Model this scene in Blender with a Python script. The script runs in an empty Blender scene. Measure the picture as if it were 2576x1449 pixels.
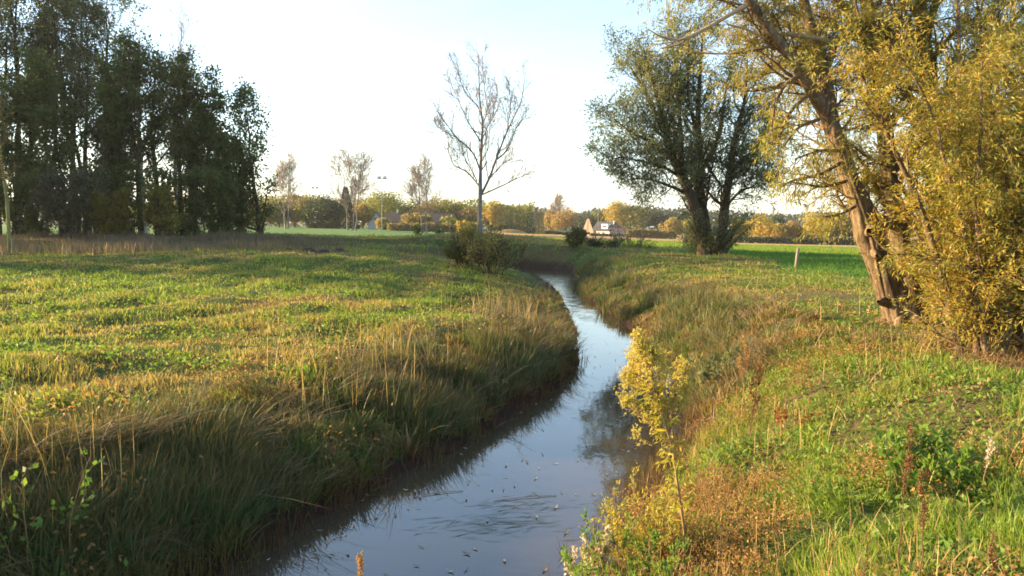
import bpy, math
import numpy as np
RNG = np.random.default_rng(7)
sc = bpy.context.scene
COL = sc.collection
PI = math.pi

# ------------------------------------------------------------------ camera
F = 2021.0                      # focal length in pixels of a 2576-wide frame
CAM_H = 3.0                     # metres above the water of the stream
PITCH, ROLL = math.radians(4.43), math.radians(0.7)

def rot_x(a):
    c, s = math.cos(a), math.sin(a)
    return np.array([[1, 0, 0], [0, c, -s], [0, s, c]])

def rot_z(a):
    c, s = math.cos(a), math.sin(a)
    return np.array([[c, -s, 0], [s, c, 0], [0, 0, 1]])

RCAM = rot_x(PI / 2 - PITCH) @ rot_z(ROLL)

def W(px, py, D):
    """point seen at (px, py) of the photo that lies D metres ahead"""
    px, py, D = np.broadcast_arrays(np.asarray(px, float), np.asarray(py, float), np.asarray(D, float))
    d = np.stack([(px - 1288) / F, -(py - 724.5) / F, -np.ones_like(px)], -1) @ RCAM.T
    return d * (D / d[..., 1])[..., None] + np.array([0, 0, CAM_H])

def on_water(px, py):
    d = np.array([(px - 1288) / F, -(py - 724.5) / F, -1.0]) @ RCAM.T
    return (d * (-CAM_H / d[2]))[:2]

# ------------------------------------------------------------------ noise
def _hash(ix, iy, seed):
    h = (ix.astype(np.int64) * 374761393 + iy.astype(np.int64) * 668265263 + seed * 974711) & 0x7fffffff
    h = ((h ^ (h >> 13)) * 1274126177) & 0x7fffffff
    return ((h ^ (h >> 16)) & 0xffffff) / float(0xffffff)

def vnoise(x, y, seed=0):
    ix, iy = np.floor(x), np.floor(y)
    fx, fy = x - ix, y - iy
    fx, fy = fx * fx * (3 - 2 * fx), fy * fy * (3 - 2 * fy)
    a, b = _hash(ix, iy, seed), _hash(ix + 1, iy, seed)
    c, d = _hash(ix, iy + 1, seed), _hash(ix + 1, iy + 1, seed)
    return (a * (1 - fx) + b * fx) * (1 - fy) + (c * (1 - fx) + d * fx) * fy

def fbm(x, y, seed=0, o=4):
    v, a, t = 0, .5, 0
    for i in range(o):
        v = v + a * vnoise(x, y, seed + i); t += a
        x, y, a = x * 2.03 + 3.1, y * 2.03 + 7.7, a * .5
    return v / t

def sstep(a, b, x):
    t = np.clip((x - a) / (b - a), 0, 1)
    return t * t * (3 - 2 * t)

# ------------------------------------------------------------------ mesh helpers
def tag(o, label=None, cat=None, group=None, kind=None):
    if label: o['label'] = label
    if cat: o['category'] = cat
    if group: o['group'] = group
    if kind: o['kind'] = kind
    return o

def mesh_obj(name, co, loops, starts, mat, parent=None, attrs=None, smooth=False, loc=None, matidx=None):
    me = bpy.data.meshes.new(name)
    co = np.asarray(co, np.float32)
    if loc is not None: co = co - np.asarray(loc, np.float32)
    me.vertices.add(len(co)); me.vertices.foreach_set('co', co.ravel())
    me.loops.add(len(loops)); me.loops.foreach_set('vertex_index', np.asarray(loops, np.int32))
    me.polygons.add(len(starts)); me.polygons.foreach_set('loop_start', np.asarray(starts, np.int32))
    if smooth: me.polygons.foreach_set('use_smooth', np.ones(len(starts), bool))
    for k, v in (attrs or {}).items():
        if np.ndim(v) == 2:
            a = me.attributes.new(k, 'FLOAT_VECTOR', 'POINT'); a.data.foreach_set('vector', np.asarray(v, np.float32).ravel())
        else:
            a = me.attributes.new(k, 'FLOAT', 'POINT'); a.data.foreach_set('value', np.asarray(v, np.float32))
    for m in (mat if isinstance(mat, list) else [mat]): me.materials.append(m)
    if matidx is not None: me.polygons.foreach_set('material_index', np.asarray(matidx, np.int32))
    me.update(calc_edges=True); me.validate()
    o = bpy.data.objects.new(name, me); COL.objects.link(o)
    if parent is not None: o.parent = parent
    elif loc is not None: o.location = loc
    return o

def empty(name, loc):
    o = bpy.data.objects.new(name, None); COL.objects.link(o); o.location = loc
    o.empty_display_size = .2
    return o

class MB:
    """collects faces given as point lists"""
    def __init__(s): s.v, s.l, s.st, s.a = [], [], [], []
    def n(s): return len(s.v)
    def face(s, pts, rnd=.5):
        b = len(s.v); s.st.append(len(s.l)); s.v += [tuple(p) for p in pts]
        s.l += list(range(b, b + len(pts))); s.a += [rnd] * len(pts)
    def box(s, x0, x1, y0, y1, z0, z1, rnd=.5):
        P = [(x, y, z) for z in (z0, z1) for y in (y0, y1) for x in (x0, x1)]
        for f in ((0, 2, 3, 1), (4, 5, 7, 6), (0, 1, 5, 4), (2, 6, 7, 3), (0, 4, 6, 2), (1, 3, 7, 5)):
            s.face([P[i] for i in f], rnd)
    def prism(s, poly, axis, a, b, rnd=.5):
        """poly of 2-D points extruded along axis ('x','y','z') from a to b"""
        def up(p, t): return {'x': (t, p[0], p[1]), 'y': (p[0], t, p[1]), 'z': (p[0], p[1], t)}[axis]
        n = len(poly)
        s.face([up(p, a) for p in poly], rnd); s.face([up(p, b) for p in poly][::-1], rnd)
        for i in range(n):
            p, q = poly[i], poly[(i + 1) % n]
            s.face([up(p, a), up(p, b), up(q, b), up(q, a)], rnd)
    def build(s, name, mat, parent=None, M=None):
        co = np.array(s.v, float)
        if M is not None: co = co @ M.T
        return mesh_obj(name, co, s.l, s.st, mat, parent, {'rnd': np.array(s.a)})

def resample(P, n):
    """Catmull-Rom through P (k, c) at n points"""
    P = np.asarray(P, float); k = len(P)
    t = np.linspace(0, k - 1, n); i = np.clip(t.astype(int), 0, k - 2); f = (t - i)[:, None]
    g = lambda j: P[np.clip(j, 0, k - 1)]
    p0, p1, p2, p3 = g(i - 1), g(i), g(i + 1), g(i + 2)
    return .5 * (2 * p1 + (p2 - p0) * f + (2 * p0 - 5 * p1 + 4 * p2 - p3) * f ** 2 + (3 * p1 - p0 - 3 * p2 + p3) * f ** 3)

def norm(v): return v / np.maximum(np.linalg.norm(v, axis=-1, keepdims=True), 1e-9)

def tube_arrays(P, R, sides, ridge=0.0, seed=0):
    """P (B,n,3), R (B,n) -> co, quads"""
    B, n, _ = P.shape
    T = np.empty_like(P); T[:, 1:-1] = P[:, 2:] - P[:, :-2]; T[:, 0] = P[:, 1] - P[:, 0]; T[:, -1] = P[:, -1] - P[:, -2]
    T = norm(T)
    ref = np.where(np.abs(T[:, :1, 0:1]) < .8, np.array([1., 0, 0]), np.array([0, 1., 0]))
    ref = np.broadcast_to(ref, T.shape)
    U = norm(np.cross(T, ref)); V = np.cross(T, U)
    a = np.arange(sides) / sides * 2 * PI
    Rr = np.broadcast_to(R[:, :, None], (B, n, sides)).copy()
    if ridge:
        aa = a[None, None, :]
        L = np.concatenate([np.zeros((B, 1)), np.cumsum(np.linalg.norm(np.diff(P, axis=1), axis=2), 1)], 1)[:, :, None]
        fr = sides / 4.5 / (2 * PI); z0 = np.zeros((B, n, sides)); aw = aa + .5 * np.sin(L * 2.1 + seed) * .3
        f1 = vnoise(np.cos(aw) * fr + 40 + L * .8, np.sin(aw) * fr + L * 1.1 + z0, seed)
        f2 = vnoise(np.cos(aa) * 1.5 + 9 + z0, np.sin(aa) * 1.5 + L * 1.6, seed + 3)
        Rr *= 1 + ridge * (np.abs(f1 - .5) * 2.6 - .65) + ridge * 1.2 * (f2 - .5) * 2
    co = P[:, :, None, :] + Rr[..., None] * (np.cos(a)[None, None, :, None] * U[:, :, None, :] + np.sin(a)[None, None, :, None] * V[:, :, None, :])
    idx = np.arange(B * n * sides).reshape(B, n, sides)
    q = np.stack([idx[:, :-1], np.roll(idx, -1, 2)[:, :-1], np.roll(idx, -1, 2)[:, 1:], idx[:, 1:]], -1).reshape(-1, 4)
    return co.reshape(-1, 3), q

class Wood:
    def __init__(s): s.co, s.q, s.n, s.r = [], [], 0, []
    def add(s, P, R, sides=5, ridge=0., seed=0):
        P = np.asarray(P, float); R = np.asarray(R, float)
        if P.ndim == 2: P, R = P[None], R[None]
        co, q = tube_arrays(P, R, sides, ridge, seed)
        s.co.append(co); s.q.append(q + s.n); s.n += len(co)
        s.r.append(np.repeat(RNG.random(len(P)), P.shape[1] * sides))
    def build(s, name, mat, parent=None, smooth=True, loc=None):
        co = np.concatenate(s.co); q = np.concatenate(s.q)
        return mesh_obj(name, co, q.ravel(), np.arange(len(q)) * 4, mat, parent, {'rnd': np.concatenate(s.r)}, smooth, loc)

def children(P, R, m, t0, t1, ang, length, n2, up=0., wob=.12, rr=.5, rend=.25, azbias=None, rng=None):
    """grow m children on every parent polyline. length: (mean, fall with t)."""
    rng = rng or RNG
    B, n, _ = P.shape
    t = t0 + (t1 - t0) * (np.arange(m)[None, :] + rng.random((B, m))) / m
    f = t * (n - 1); i = np.clip(f.astype(int), 0, n - 2); w = (f - i)[..., None]
    bi = np.arange(B)[:, None]
    p = P[bi, i] * (1 - w) + P[bi, i + 1] * w
    r = R[bi, i] * (1 - w[..., 0]) + R[bi, i + 1] * w[..., 0]
    T = norm(P[bi, i + 1] - P[bi, i])
    rv = norm(rng.normal(size=(B, m, 3)))
    if azbias is not None: rv = norm(rv + azbias)
    side = norm(rv - T * (rv * T).sum(-1, keepdims=True))
    A = ang * (1 + .35 * rng.normal(size=(B, m, 1)))
    d = norm(T * np.cos(A) + side * np.sin(A)).reshape(-1, 3)
    L = (length[0] * (1 - length[1] * (t - t0) / max(t1 - t0, 1e-6)) * (.65 + .7 * rng.random((B, m)))).reshape(-1)
    Q = np.empty((B * m, n2, 3)); Q[:, 0] = p.reshape(-1, 3)
    for k in range(1, n2):
        d = norm(d + np.array([0, 0, up]) / (n2 - 1) + rng.normal(size=d.shape) * wob)
        Q[:, k] = Q[:, k - 1] + d * (L / (n2 - 1))[:, None]
    r0 = np.minimum(r.reshape(-1) * rr, .05 * L)
    RR = r0[:, None] * np.linspace(1, rend, n2)[None, :]
    return Q, RR

def leaves_on(P, k, jit, down=0., spread=1., t0=.15, rng=None):
    rng = rng or RNG
    B, n, _ = P.shape
    t = t0 + (1 - t0) * rng.random((B, k)); f = t * (n - 1); i = np.clip(f.astype(int), 0, n - 2); w = (f - i)[..., None]
    bi = np.arange(B)[:, None]
    p = (P[bi, i] * (1 - w) + P[bi, i + 1] * w) + rng.normal(size=(B, k, 3)) * jit
    d = norm(norm(P[bi, i + 1] - P[bi, i]) + rng.normal(size=(B, k, 3)) * spread + np.array([0, 0, -down]))
    return p.reshape(-1, 3), d.reshape(-1, 3)

def leaf_arrays(p, d, L, Wd, rng=None, bend=.12, nrm=None):
    """rhombic, slightly folded leaves: 4 verts, 2 triangles each"""
    rng = rng or RNG
    N = len(p); L = np.broadcast_to(L, (N,))[:, None]; Wd = np.broadcast_to(Wd, (N,))[:, None]
    rv = rng.normal(size=(N, 3)) if nrm is None else nrm + rng.normal(size=(N, 3)) * .5
    s = norm(np.cross(d, rv)); u = np.cross(s, d)
    co = np.stack([p, p + d * L * .45 + s * Wd * .5 + u * Wd * bend, p + d * L, p + d * L * .45 - s * Wd * .5 + u * Wd * bend], 1)
    return co.reshape(-1, 3)

class Leaves:
    def __init__(s): s.co, s.r = [], []
    def add(s, p, d, L, Wd, rnd=None, rng=None, nrm=None):
        rng = rng or RNG
        if len(p) == 0: return
        s.co.append(leaf_arrays(p, d, L, Wd, rng, nrm=nrm))
        s.r.append(np.repeat(rng.random(len(p)) if rnd is None else np.clip(rnd, 0, 1), 4))
    def build(s, name, mat, parent=None, loc=None):
        co = np.concatenate(s.co); N = len(co) // 4
        b = np.arange(N)[:, None] * 4
        lo = (b + np.array([0, 1, 2, 0, 2, 3])[None]).ravel()
        return mesh_obj(name, co, lo, np.arange(2 * N) * 3, mat, parent, {'rnd': np.concatenate(s.r)}, False, loc)

def blades(name, p, h, w, lean, mat, rnd, bend=.6, seg=3, kind='stuff', label=None, cat=None, parent=None, side=None):
    """curved grass blades. p (N,3), h, w (N), lean (N,3) horizontal offset of the tip as share of h"""
    N = len(p)
    h = np.broadcast_to(h, (N,)); w = np.broadcast_to(w, (N,))
    if side is None:
        a = RNG.random(N) * 2 * PI
        side = np.stack([np.cos(a), np.sin(a), np.zeros(N)], -1)
    co = np.empty((N, 2 * seg + 1, 3)); t = np.empty((N, 2 * seg + 1))
    for k in range(seg + 1):
        f = k / seg
        c = p + np.array([0, 0, 1.]) * (h * (f - .35 * f * f * np.minimum(1, (lean ** 2).sum(-1))))[:, None] + lean * (h * (f * (1 - bend) + bend * f * f))[:, None]
        if k == seg: co[:, 2 * seg] = c; t[:, 2 * seg] = 1
        else:
            ww = (w * .5 * (1 - .55 * f))[:, None]
            co[:, 2 * k] = c - side * ww; co[:, 2 * k + 1] = c + side * ww; t[:, 2 * k] = t[:, 2 * k + 1] = f
    nv = 2 * seg + 1
    base = np.arange(N)[:, None] * nv
    pat, lens = [], []
    for k in range(seg - 1):
        pat += [2 * k, 2 * k + 1, 2 * k + 3, 2 * k + 2]; lens.append(4)
    pat += [2 * seg - 2, 2 * seg - 1, 2 * seg]; lens.append(3)
    st0 = np.concatenate([[0], np.cumsum(lens)[:-1]])
    lo = (base + np.array(pat)[None]).ravel()
    st = (np.arange(N)[:, None] * len(pat) + st0[None]).ravel()
    o = mesh_obj(name, co.reshape(-1, 3), lo, st, mat, parent, {'rnd': np.repeat(np.clip(rnd, 0, 1), nv), 'tip': t.ravel()})
    if parent is None: tag(o, label, cat, None, kind)
    return o

# ------------------------------------------------------------------ materials
def new_mat(name):
    m = bpy.data.materials.new(name); m.use_nodes = True
    nt = m.node_tree; nt.nodes.clear()
    out = nt.nodes.new('ShaderNodeOutputMaterial')
    return m, nt, out

def ramp(nt, cols, fac):
    r = nt.nodes.new('ShaderNodeValToRGB'); e = r.color_ramp.elements
    while len(e) > 1: e.remove(e[-1])
    for i, c in enumerate(cols):
        pos, c = c if isinstance(c[0], (float, int)) and len(c) == 2 else (i / max(1, len(cols) - 1), c)
        k = e[0] if i == 0 else e.new(pos)
        k.position = pos; k.color = (*c, 1)
    nt.links.new(fac, r.inputs[0])
    return r.outputs[0]

def attr(nt, name):
    a = nt.nodes.new('ShaderNodeAttribute'); a.attribute_name = name
    return a

def leaf_mat(name, cols, transl=.4, tipcol=None, tip0=.6, rough=.55, tboost=1.4, spec=.25):
    m, nt, out = new_mat(name)
    c = ramp(nt, cols, attr(nt, 'rnd').outputs['Fac'])
    if tipcol is not None:
        mr = nt.nodes.new('ShaderNodeMapRange'); mr.inputs[1].default_value = tip0; mr.inputs[2].default_value = 1
        nt.links.new(attr(nt, 'tip').outputs['Fac'], mr.inputs[0])
        mx = nt.nodes.new('ShaderNodeMix'); mx.data_type = 'RGBA'; mx.inputs[7].default_value = (*tipcol, 1)
        nt.links.new(mr.outputs[0], mx.inputs[0]); nt.links.new(c, mx.inputs[6]); c = mx.outputs[2]
    b = nt.nodes.new('ShaderNodeBsdfPrincipled'); b.inputs['Roughness'].default_value = rough
    b.inputs['Specular IOR Level'].default_value = spec
    nt.links.new(c, b.inputs['Base Color'])
    if transl > 0:
        t = nt.nodes.new('ShaderNodeBsdfTranslucent')
        g = nt.nodes.new('ShaderNodeMix'); g.data_type = 'RGBA'; g.blend_type = 'MULTIPLY'; g.inputs[0].default_value = 1
        g.inputs[7].default_value = (tboost, tboost, tboost * .55, 1); g.clamp_result = False
        nt.links.new(c, g.inputs[6]); nt.links.new(g.outputs[2], t.inputs[0])
        x = nt.nodes.new('ShaderNodeMixShader'); x.inputs[0].default_value = transl
        nt.links.new(b.outputs[0], x.inputs[1]); nt.links.new(t.outputs[0], x.inputs[2])
        nt.links.new(x.outputs[0], out.inputs[0])
    else: nt.links.new(b.outputs[0], out.inputs[0])
    return m

def noise_node(nt, scale, detail=4, rough=.6, vec=None, dist=0):
    n = nt.nodes.new('ShaderNodeTexNoise'); n.inputs['Scale'].default_value = scale
    n.inputs['Detail'].default_value = detail; n.inputs['Roughness'].default_value = rough; n.inputs['Distortion'].default_value = dist
    if vec is not None: nt.links.new(vec, n.inputs['Vector'])
    return n.outputs['Fac']

def objcoord(nt, sx=1, sy=1, sz=1):
    t = nt.nodes.new('ShaderNodeTexCoord'); mp = nt.nodes.new('ShaderNodeMapping')
    mp.inputs['Scale'].default_value = (sx, sy, sz); nt.links.new(t.outputs['Object'], mp.inputs[0])
    return mp.outputs[0]

def bump(nt, h, strength, dist=.02):
    b = nt.nodes.new('ShaderNodeBump'); b.inputs['Strength'].default_value = strength; b.inputs['Distance'].default_value = dist
    nt.links.new(h, b.inputs['Height']); return b.outputs[0]

def solid_mat(name, cols, scale=3., rough=.8, bmp=.3, bd=.02, stretch=(1, 1, 1), metal=0., spec=.3):
    m, nt, out = new_mat(name)
    n = noise_node(nt, scale, 5, .65, objcoord(nt, *stretch))
    b = nt.nodes.new('ShaderNodeBsdfPrincipled'); b.inputs['Roughness'].default_value = rough; b.inputs['Metallic'].default_value = metal
    b.inputs['Specular IOR Level'].default_value = spec
    nt.links.new(ramp(nt, [(.3, cols[0]), (.7, cols[1])], n), b.inputs['Base Color'])
    if bmp: nt.links.new(bump(nt, n, bmp, bd), b.inputs['Normal'])
    nt.links.new(b.outputs[0], out.inputs[0])
    return m
# ================================================================== render, sky, sun, camera
SUN_AZ, SUN_EL = math.radians(-80), math.radians(16.5)
sc.view_settings.view_transform = 'Standard'; sc.view_settings.look = 'None'
sc.view_settings.gamma = 1; sc.view_settings.exposure = 1.95
sc.render.engine = 'CYCLES'
sc.cycles.max_bounces = 8; sc.cycles.diffuse_bounces = 3; sc.cycles.transmission_bounces = 4
sc.cycles.use_denoising = True
sc.cycles.filter_width = 1.7

def build_world():
    w = bpy.data.worlds.new('World'); sc.world = w; w.use_nodes = True
    nt = w.node_tree; bg = nt.nodes['Background']; bg.inputs[1].default_value = .118
    s = nt.nodes.new('ShaderNodeTexSky'); s.sky_type = 'NISHITA'; s.sun_disc = False
    s.sun_elevation = SUN_EL; s.sun_rotation = SUN_AZ; s.air_density = 1.0; s.dust_density = .7; s.ozone_density = 1.5
    # a few thin grey cloud streaks low over the horizon, on the sky itself
    t = nt.nodes.new('ShaderNodeTexCoord'); mp = nt.nodes.new('ShaderNodeMapping'); mp.inputs['Scale'].default_value = (3.2, 3.2, 34)
    mp.inputs['Location'].default_value = (.4, 1.3, .2)
    nt.links.new(t.outputs['Generated'], mp.inputs[0])
    n = noise_node(nt, 1.6, 4, .5, mp.outputs[0])
    sx = nt.nodes.new('ShaderNodeSeparateXYZ'); nt.links.new(t.outputs['Generated'], sx.inputs[0])
    band = ramp(nt, [(0.0, (.6,) * 3), (.05, (1,) * 3), (.085, (.6,) * 3), (.13, (0,) * 3)], sx.outputs[2])
    cl = ramp(nt, [(.52, (0,) * 3), (.66, (1,) * 3)], n)
    mu = nt.nodes.new('ShaderNodeMath'); mu.operation = 'MULTIPLY'; nt.links.new(band, mu.inputs[0]); nt.links.new(cl, mu.inputs[1])
    mu2 = nt.nodes.new('ShaderNodeMath'); mu2.operation = 'MULTIPLY'; mu2.inputs[1].default_value = .6; nt.links.new(mu.outputs[0], mu2.inputs[0])
    mx = nt.nodes.new('ShaderNodeMix'); mx.data_type = 'RGBA'; mx.inputs[7].default_value = (1.05, 1.15, 1.28, 1)
    nt.links.new(mu2.outputs[0], mx.inputs[0]); nt.links.new(s.outputs[0], mx.inputs[6])
    # pale veil of thin high cloud low in the sky
    ve = ramp(nt, [(0, (.6,) * 3), (.07, (.3,) * 3), (.14, (.05,) * 3), (.2, (0,) * 3)], sx.outputs[2])
    vx = nt.nodes.new('ShaderNodeMix'); vx.data_type = 'RGBA'; vx.inputs[7].default_value = (2.55, 2.7, 2.75, 1)
    m3 = nt.nodes.new('ShaderNodeMapping'); m3.inputs['Scale'].default_value = (1.6, 2.6, 9); nt.links.new(t.outputs['Generated'], m3.inputs[0])
    hz_ = ramp(nt, [(.45, (0,) * 3), (.78, (.26,) * 3)], noise_node(nt, 1.7, 6, .6, m3.outputs[0], .8))
    av = nt.nodes.new('ShaderNodeMath'); av.operation = 'MAXIMUM'; nt.links.new(ve, av.inputs[0]); nt.links.new(hz_, av.inputs[1])
    nt.links.new(av.outputs[0], vx.inputs[0]); nt.links.new(s.outputs[0], vx.inputs[6]); nt.links.new(vx.outputs[2], mx.inputs[6])
    nt.links.new(mx.outputs[2], bg.inputs[0])
build_world()

sun = bpy.data.lights.new('sun', 'SUN'); sun.energy = 5.0; sun.angle = math.radians(.5); sun.color = (1, .73, .38)
so = bpy.data.objects.new('sun', sun); COL.objects.link(so); so.location = (-40, 10, 40)
sd = np.array([math.sin(SUN_AZ) * math.cos(SUN_EL), math.cos(SUN_AZ) * math.cos(SUN_EL), math.sin(SUN_EL)])
from mathutils import Vector, Matrix
so.rotation_euler = Vector(sd).to_track_quat('Z', 'Y').to_euler()

cam = bpy.data.cameras.new('camera'); cam.sensor_width = 36; cam.lens = 36 * F / 2576; cam.clip_end = 6000; cam.clip_start = .1
co_ = bpy.data.objects.new('camera', cam); COL.objects.link(co_); co_.location = (0, 0, CAM_H)
co_.rotation_euler = Matrix(RCAM.tolist()).to_euler(); sc.camera = co_

# ================================================================== stream outline (world coordinates, water at z = 0)
LEFT_PX = [(545, 1449), (690, 1360), (850, 1270), (1010, 1190), (1180, 1110), (1330, 1010), (1440, 950), (1458, 900), (1452, 840), (1438, 795), (1412, 742), (1378, 710), (1340, 688)]
RIGHT_PX = [(1650, 1200), (1730, 1090), (1762, 1000), (1715, 925), (1640, 862), (1560, 812), (1490, 765), (1452, 735), (1440, 715), (1448, 690)]
Lw = np.array([(-11, -14), (-6.4, -4), (-5.0, 0), (-3.6, 4)] + [tuple(on_water(*p)) for p in LEFT_PX] + [(-4, 56.5), (-12, 60), (-24, 61), (-45, 58), (-80, 60)])
Rw = np.array([(-6.5, -15), (-3.2, -5), (-1.9, 0), (-.5, 4), (.45, 6.5)] + [tuple(on_water(*p)) for p in RIGHT_PX] + [(3.4, 56), (1.0, 58.6), (-4, 60.5), (-12, 64), (-24, 65), (-45, 62.5), (-80, 64)])

def chaikin(P, k=2):
    for _ in range(k):
        a, b = P[:-1], P[1:]
        P = np.concatenate([P[:1], np.stack([a * .75 + b * .25, a * .25 + b * .75], 1).reshape(-1, 2), P[-1:]])
    return P
Lw, Rw = chaikin(Lw, 1), chaikin(Rw, 1)

def seg_dist(X, Y, P):
    best = np.full(X.shape, 1e9)
    for a, b in zip(P[:-1], P[1:]):
        ab = b - a; l2 = (ab ** 2).sum()
        t = np.clip(((X - a[0]) * ab[0] + (Y - a[1]) * ab[1]) / l2, 0, 1)
        best = np.minimum(best, (X - a[0] - t * ab[0]) ** 2 + (Y - a[1] - t * ab[1]) ** 2)
    return np.sqrt(best)

POLY = np.concatenate([Lw, Rw[::-1]])
def inside(X, Y):
    r = np.zeros(X.shape, bool)
    for (x0, y0), (x1, y1) in zip(POLY, np.roll(POLY, -1, 0)):
        c = ((y0 > Y) != (y1 > Y))
        r ^= c & (X < (x1 - x0) * (Y - y0) / (y1 - y0 if y1 != y0 else 1e-9) + x0)
    return r

def stream_field(X, Y):
    """distance from the water's edge (negative inside) and whether the left bank is the nearer one"""
    dl, dr = seg_dist(X, Y, Lw), seg_dist(X, Y, Rw)
    d = np.minimum(dl, dr)
    d = d + (fbm(X * .9, Y * .9, 31) - .5) * .5 * sstep(0, .5, d + .3)
    ins = inside(X, Y)
    return np.where(ins, -np.minimum(dl, dr), d), dl < dr

CTRL = [(-400, 900, 12), (0, 900, 11.2), (600, 900, 12.2), (300, 720, 24), (900, 700, 29), (100, 640, 46), (700, 630, 48), (300, 600, 62), (560, 598, 64), (645, 588, 68),
        (900, 600, 70), (1207, 587, 70), (1330, 612, 66), (1500, 622, 66), (640, 574, 150), (900, 580, 150), (1200, 590, 150), (800, 572, 250), (1000, 576, 250), (1300, 588, 290), (1520, 594, 325), (1700, 602, 320), (1550, 607, 128), (1250, 598, 128),
        (1900, 612, 230), (2130, 616, 230), (2400, 622, 230), (2000, 619, 128), (2140, 643, 82), (2000, 637, 82), (1860, 632, 82), (2120, 624, 128), (1790, 644, 44), (1950, 650, 50), (2150, 700, 29), (2270, 812, 15.2), (2500, 905, 11.2), (2000, 820, 15), (2576, 1050, 7.7), (2300, 1449, 4.2), (2576, 1449, 4.2), (3200, 900, 11)]
CP = np.array([W(*c) for c in CTRL])
def meadow(X, Y):
    num = np.zeros(X.shape); den = np.zeros(X.shape)
    for x, y, z in CP:
        s = 3 + .22 * math.hypot(x, y)
        w = 1 / (((X - x) ** 2 + (Y - y) ** 2) / s ** 2 + .05) ** 2
        num += w * z; den += w
    w0 = 1e-5
    return (num + w0 * 1.0) / (den + w0)

def ground_z(X, Y, fine=True):
    X, Y = np.asarray(X, float), np.asarray(Y, float)
    d, left = stream_field(X, Y)
    M = meadow(X, Y)
    far_ = sstep(15, 26, Y) * (1 - sstep(53, 55.5, Y + .35 * np.abs(X)))
    wl = (np.where(left, 2.9, 2.3) + far_ * np.where(left, 7.5, 1.2) + np.where(left, 0, 2.2 * (1 - sstep(6, 12, Y)))) * (.8 + .45 * fbm(X * .35, Y * .35, 5))
    t = np.clip(d / wl, 0, 1)
    prof = np.where(left, 1 - (1 - t) ** 1.7, 1 - (1 - t) ** 1.5)
    z = np.where(d < 0, -.45 * sstep(0, .7, -d) - .02, .03 + (M - .03) * prof)
    if fine:
        r = np.hypot(X, Y)
        near = 1 - sstep(60, 120, r)
        z = z + near * sstep(.1, 1, d) * ((fbm(X * .8, Y * .8, 11) - .5) * .22 + (fbm(X * 3, Y * 3, 12) - .5) * .07)
        row = np.sin(d * 2 * PI / 2.3 + 4 * fbm(X * .15, Y * .15, 21)) * .045
        z = z + np.where(left, row, 0) * near * sstep(2.5, 4, d)
    return z

def gz(x, y): return float(ground_z(np.array([x]), np.array([y]))[0])
def at(px, D, dx=0.):
    """point on the ground D metres ahead under picture column px"""
    x = W(px, 600, D)[0] + dx
    return np.array([x, D, gz(x, D)])

# zones of the land, 0..1
def zones(X, Y):
    n = (fbm(X * .2, Y * .2, 41) - .5)
    crop = sstep(11.5, 13.2, X + n * 2.5 - .02 * (Y - 25)) * sstep(17, 24, Y + n * 4) * (1 - sstep(128, 131, Y + X * .05 + n * 3))
    crop = np.maximum(crop, sstep(84, 88, Y + n * 8) * (1 - sstep(128, 131, Y + X * .05 + n * 3)) * sstep(-6, 0, X))
    stub = sstep(128, 131, Y + X * .05 + n * 3) * sstep(-14, -10, X) * (1 - sstep(480, 520, Y))
    pale = sstep(80, 84, Y + n * 4 - .12 * X) * (1 - sstep(-12, -9, X)) * (1 - sstep(480, 520, Y))
    return crop, stub, pale * (1 - stub)

# ================================================================== materials of the setting
def ground_material():
    m, nt, out = new_mat('meadow_soil')
    oc = objcoord(nt)
    n1 = noise_node(nt, .5, 6, .65, oc); n2 = noise_node(nt, 7, 5, .7, oc); n3 = noise_node(nt, 40, 3, .7, oc)
    mixn = nt.nodes.new('ShaderNodeMath'); mixn.operation = 'MULTIPLY_ADD'; mixn.inputs[1].default_value = .5
    nt.links.new(n2, mixn.inputs[0])
    h = nt.nodes.new('ShaderNodeMath'); h.operation = 'MULTIPLY'; h.inputs[1].default_value = .5; nt.links.new(n1, h.inputs[0]); nt.links.new(h.outputs[0], mixn.inputs[2])
    base = ramp(nt, [(.33, (.045, .032, .016)), (.43, (.05, .065, .015)), (.52, (.065, .10, .02)), (.6, (.10, .12, .03)), (.7, (.17, .13, .055))], mixn.outputs[0])
    def over(c, fac, cols, nn):
        x = nt.nodes.new('ShaderNodeMix'); x.data_type = 'RGBA'
        nt.links.new(attr(nt, fac).outputs['Fac'], x.inputs[0]); nt.links.new(c, x.inputs[6])
        nt.links.new(ramp(nt, [(.3, cols[0]), (.7, cols[1])], nn), x.inputs[7]); return x.outputs[2]
    c = over(base, 'crop', ((.045, .12, .016), (.075, .16, .02)), mixn.outputs[0])
    c = over(c, 'stub', ((.30, .19, .075), (.40, .27, .11)), n2)
    c = over(c, 'pale', ((.09, .17, .05), (.13, .20, .07)), n1)
    c = over(c, 'dry', ((.12, .075, .04), (.17, .12, .06)), n2)
    c = over(c, 'mud', ((.03, .018, .012), (.065, .036, .022)), n2)
    b = nt.nodes.new('ShaderNodeBsdfPrincipled'); b.inputs['Roughness'].default_value = .95; b.inputs['Specular IOR Level'].default_value = .1
    nt.links.new(c, b.inputs['Base Color'])
    ad = nt.nodes.new('ShaderNodeMath'); ad.operation = 'ADD'; nt.links.new(n2, ad.inputs[0]); nt.links.new(n3, ad.inputs[1])
    nt.links.new(bump(nt, ad.outputs[0], .8, .06), b.inputs['Normal'])
    nt.links.new(b.outputs[0], out.inputs[0]); return m

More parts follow.
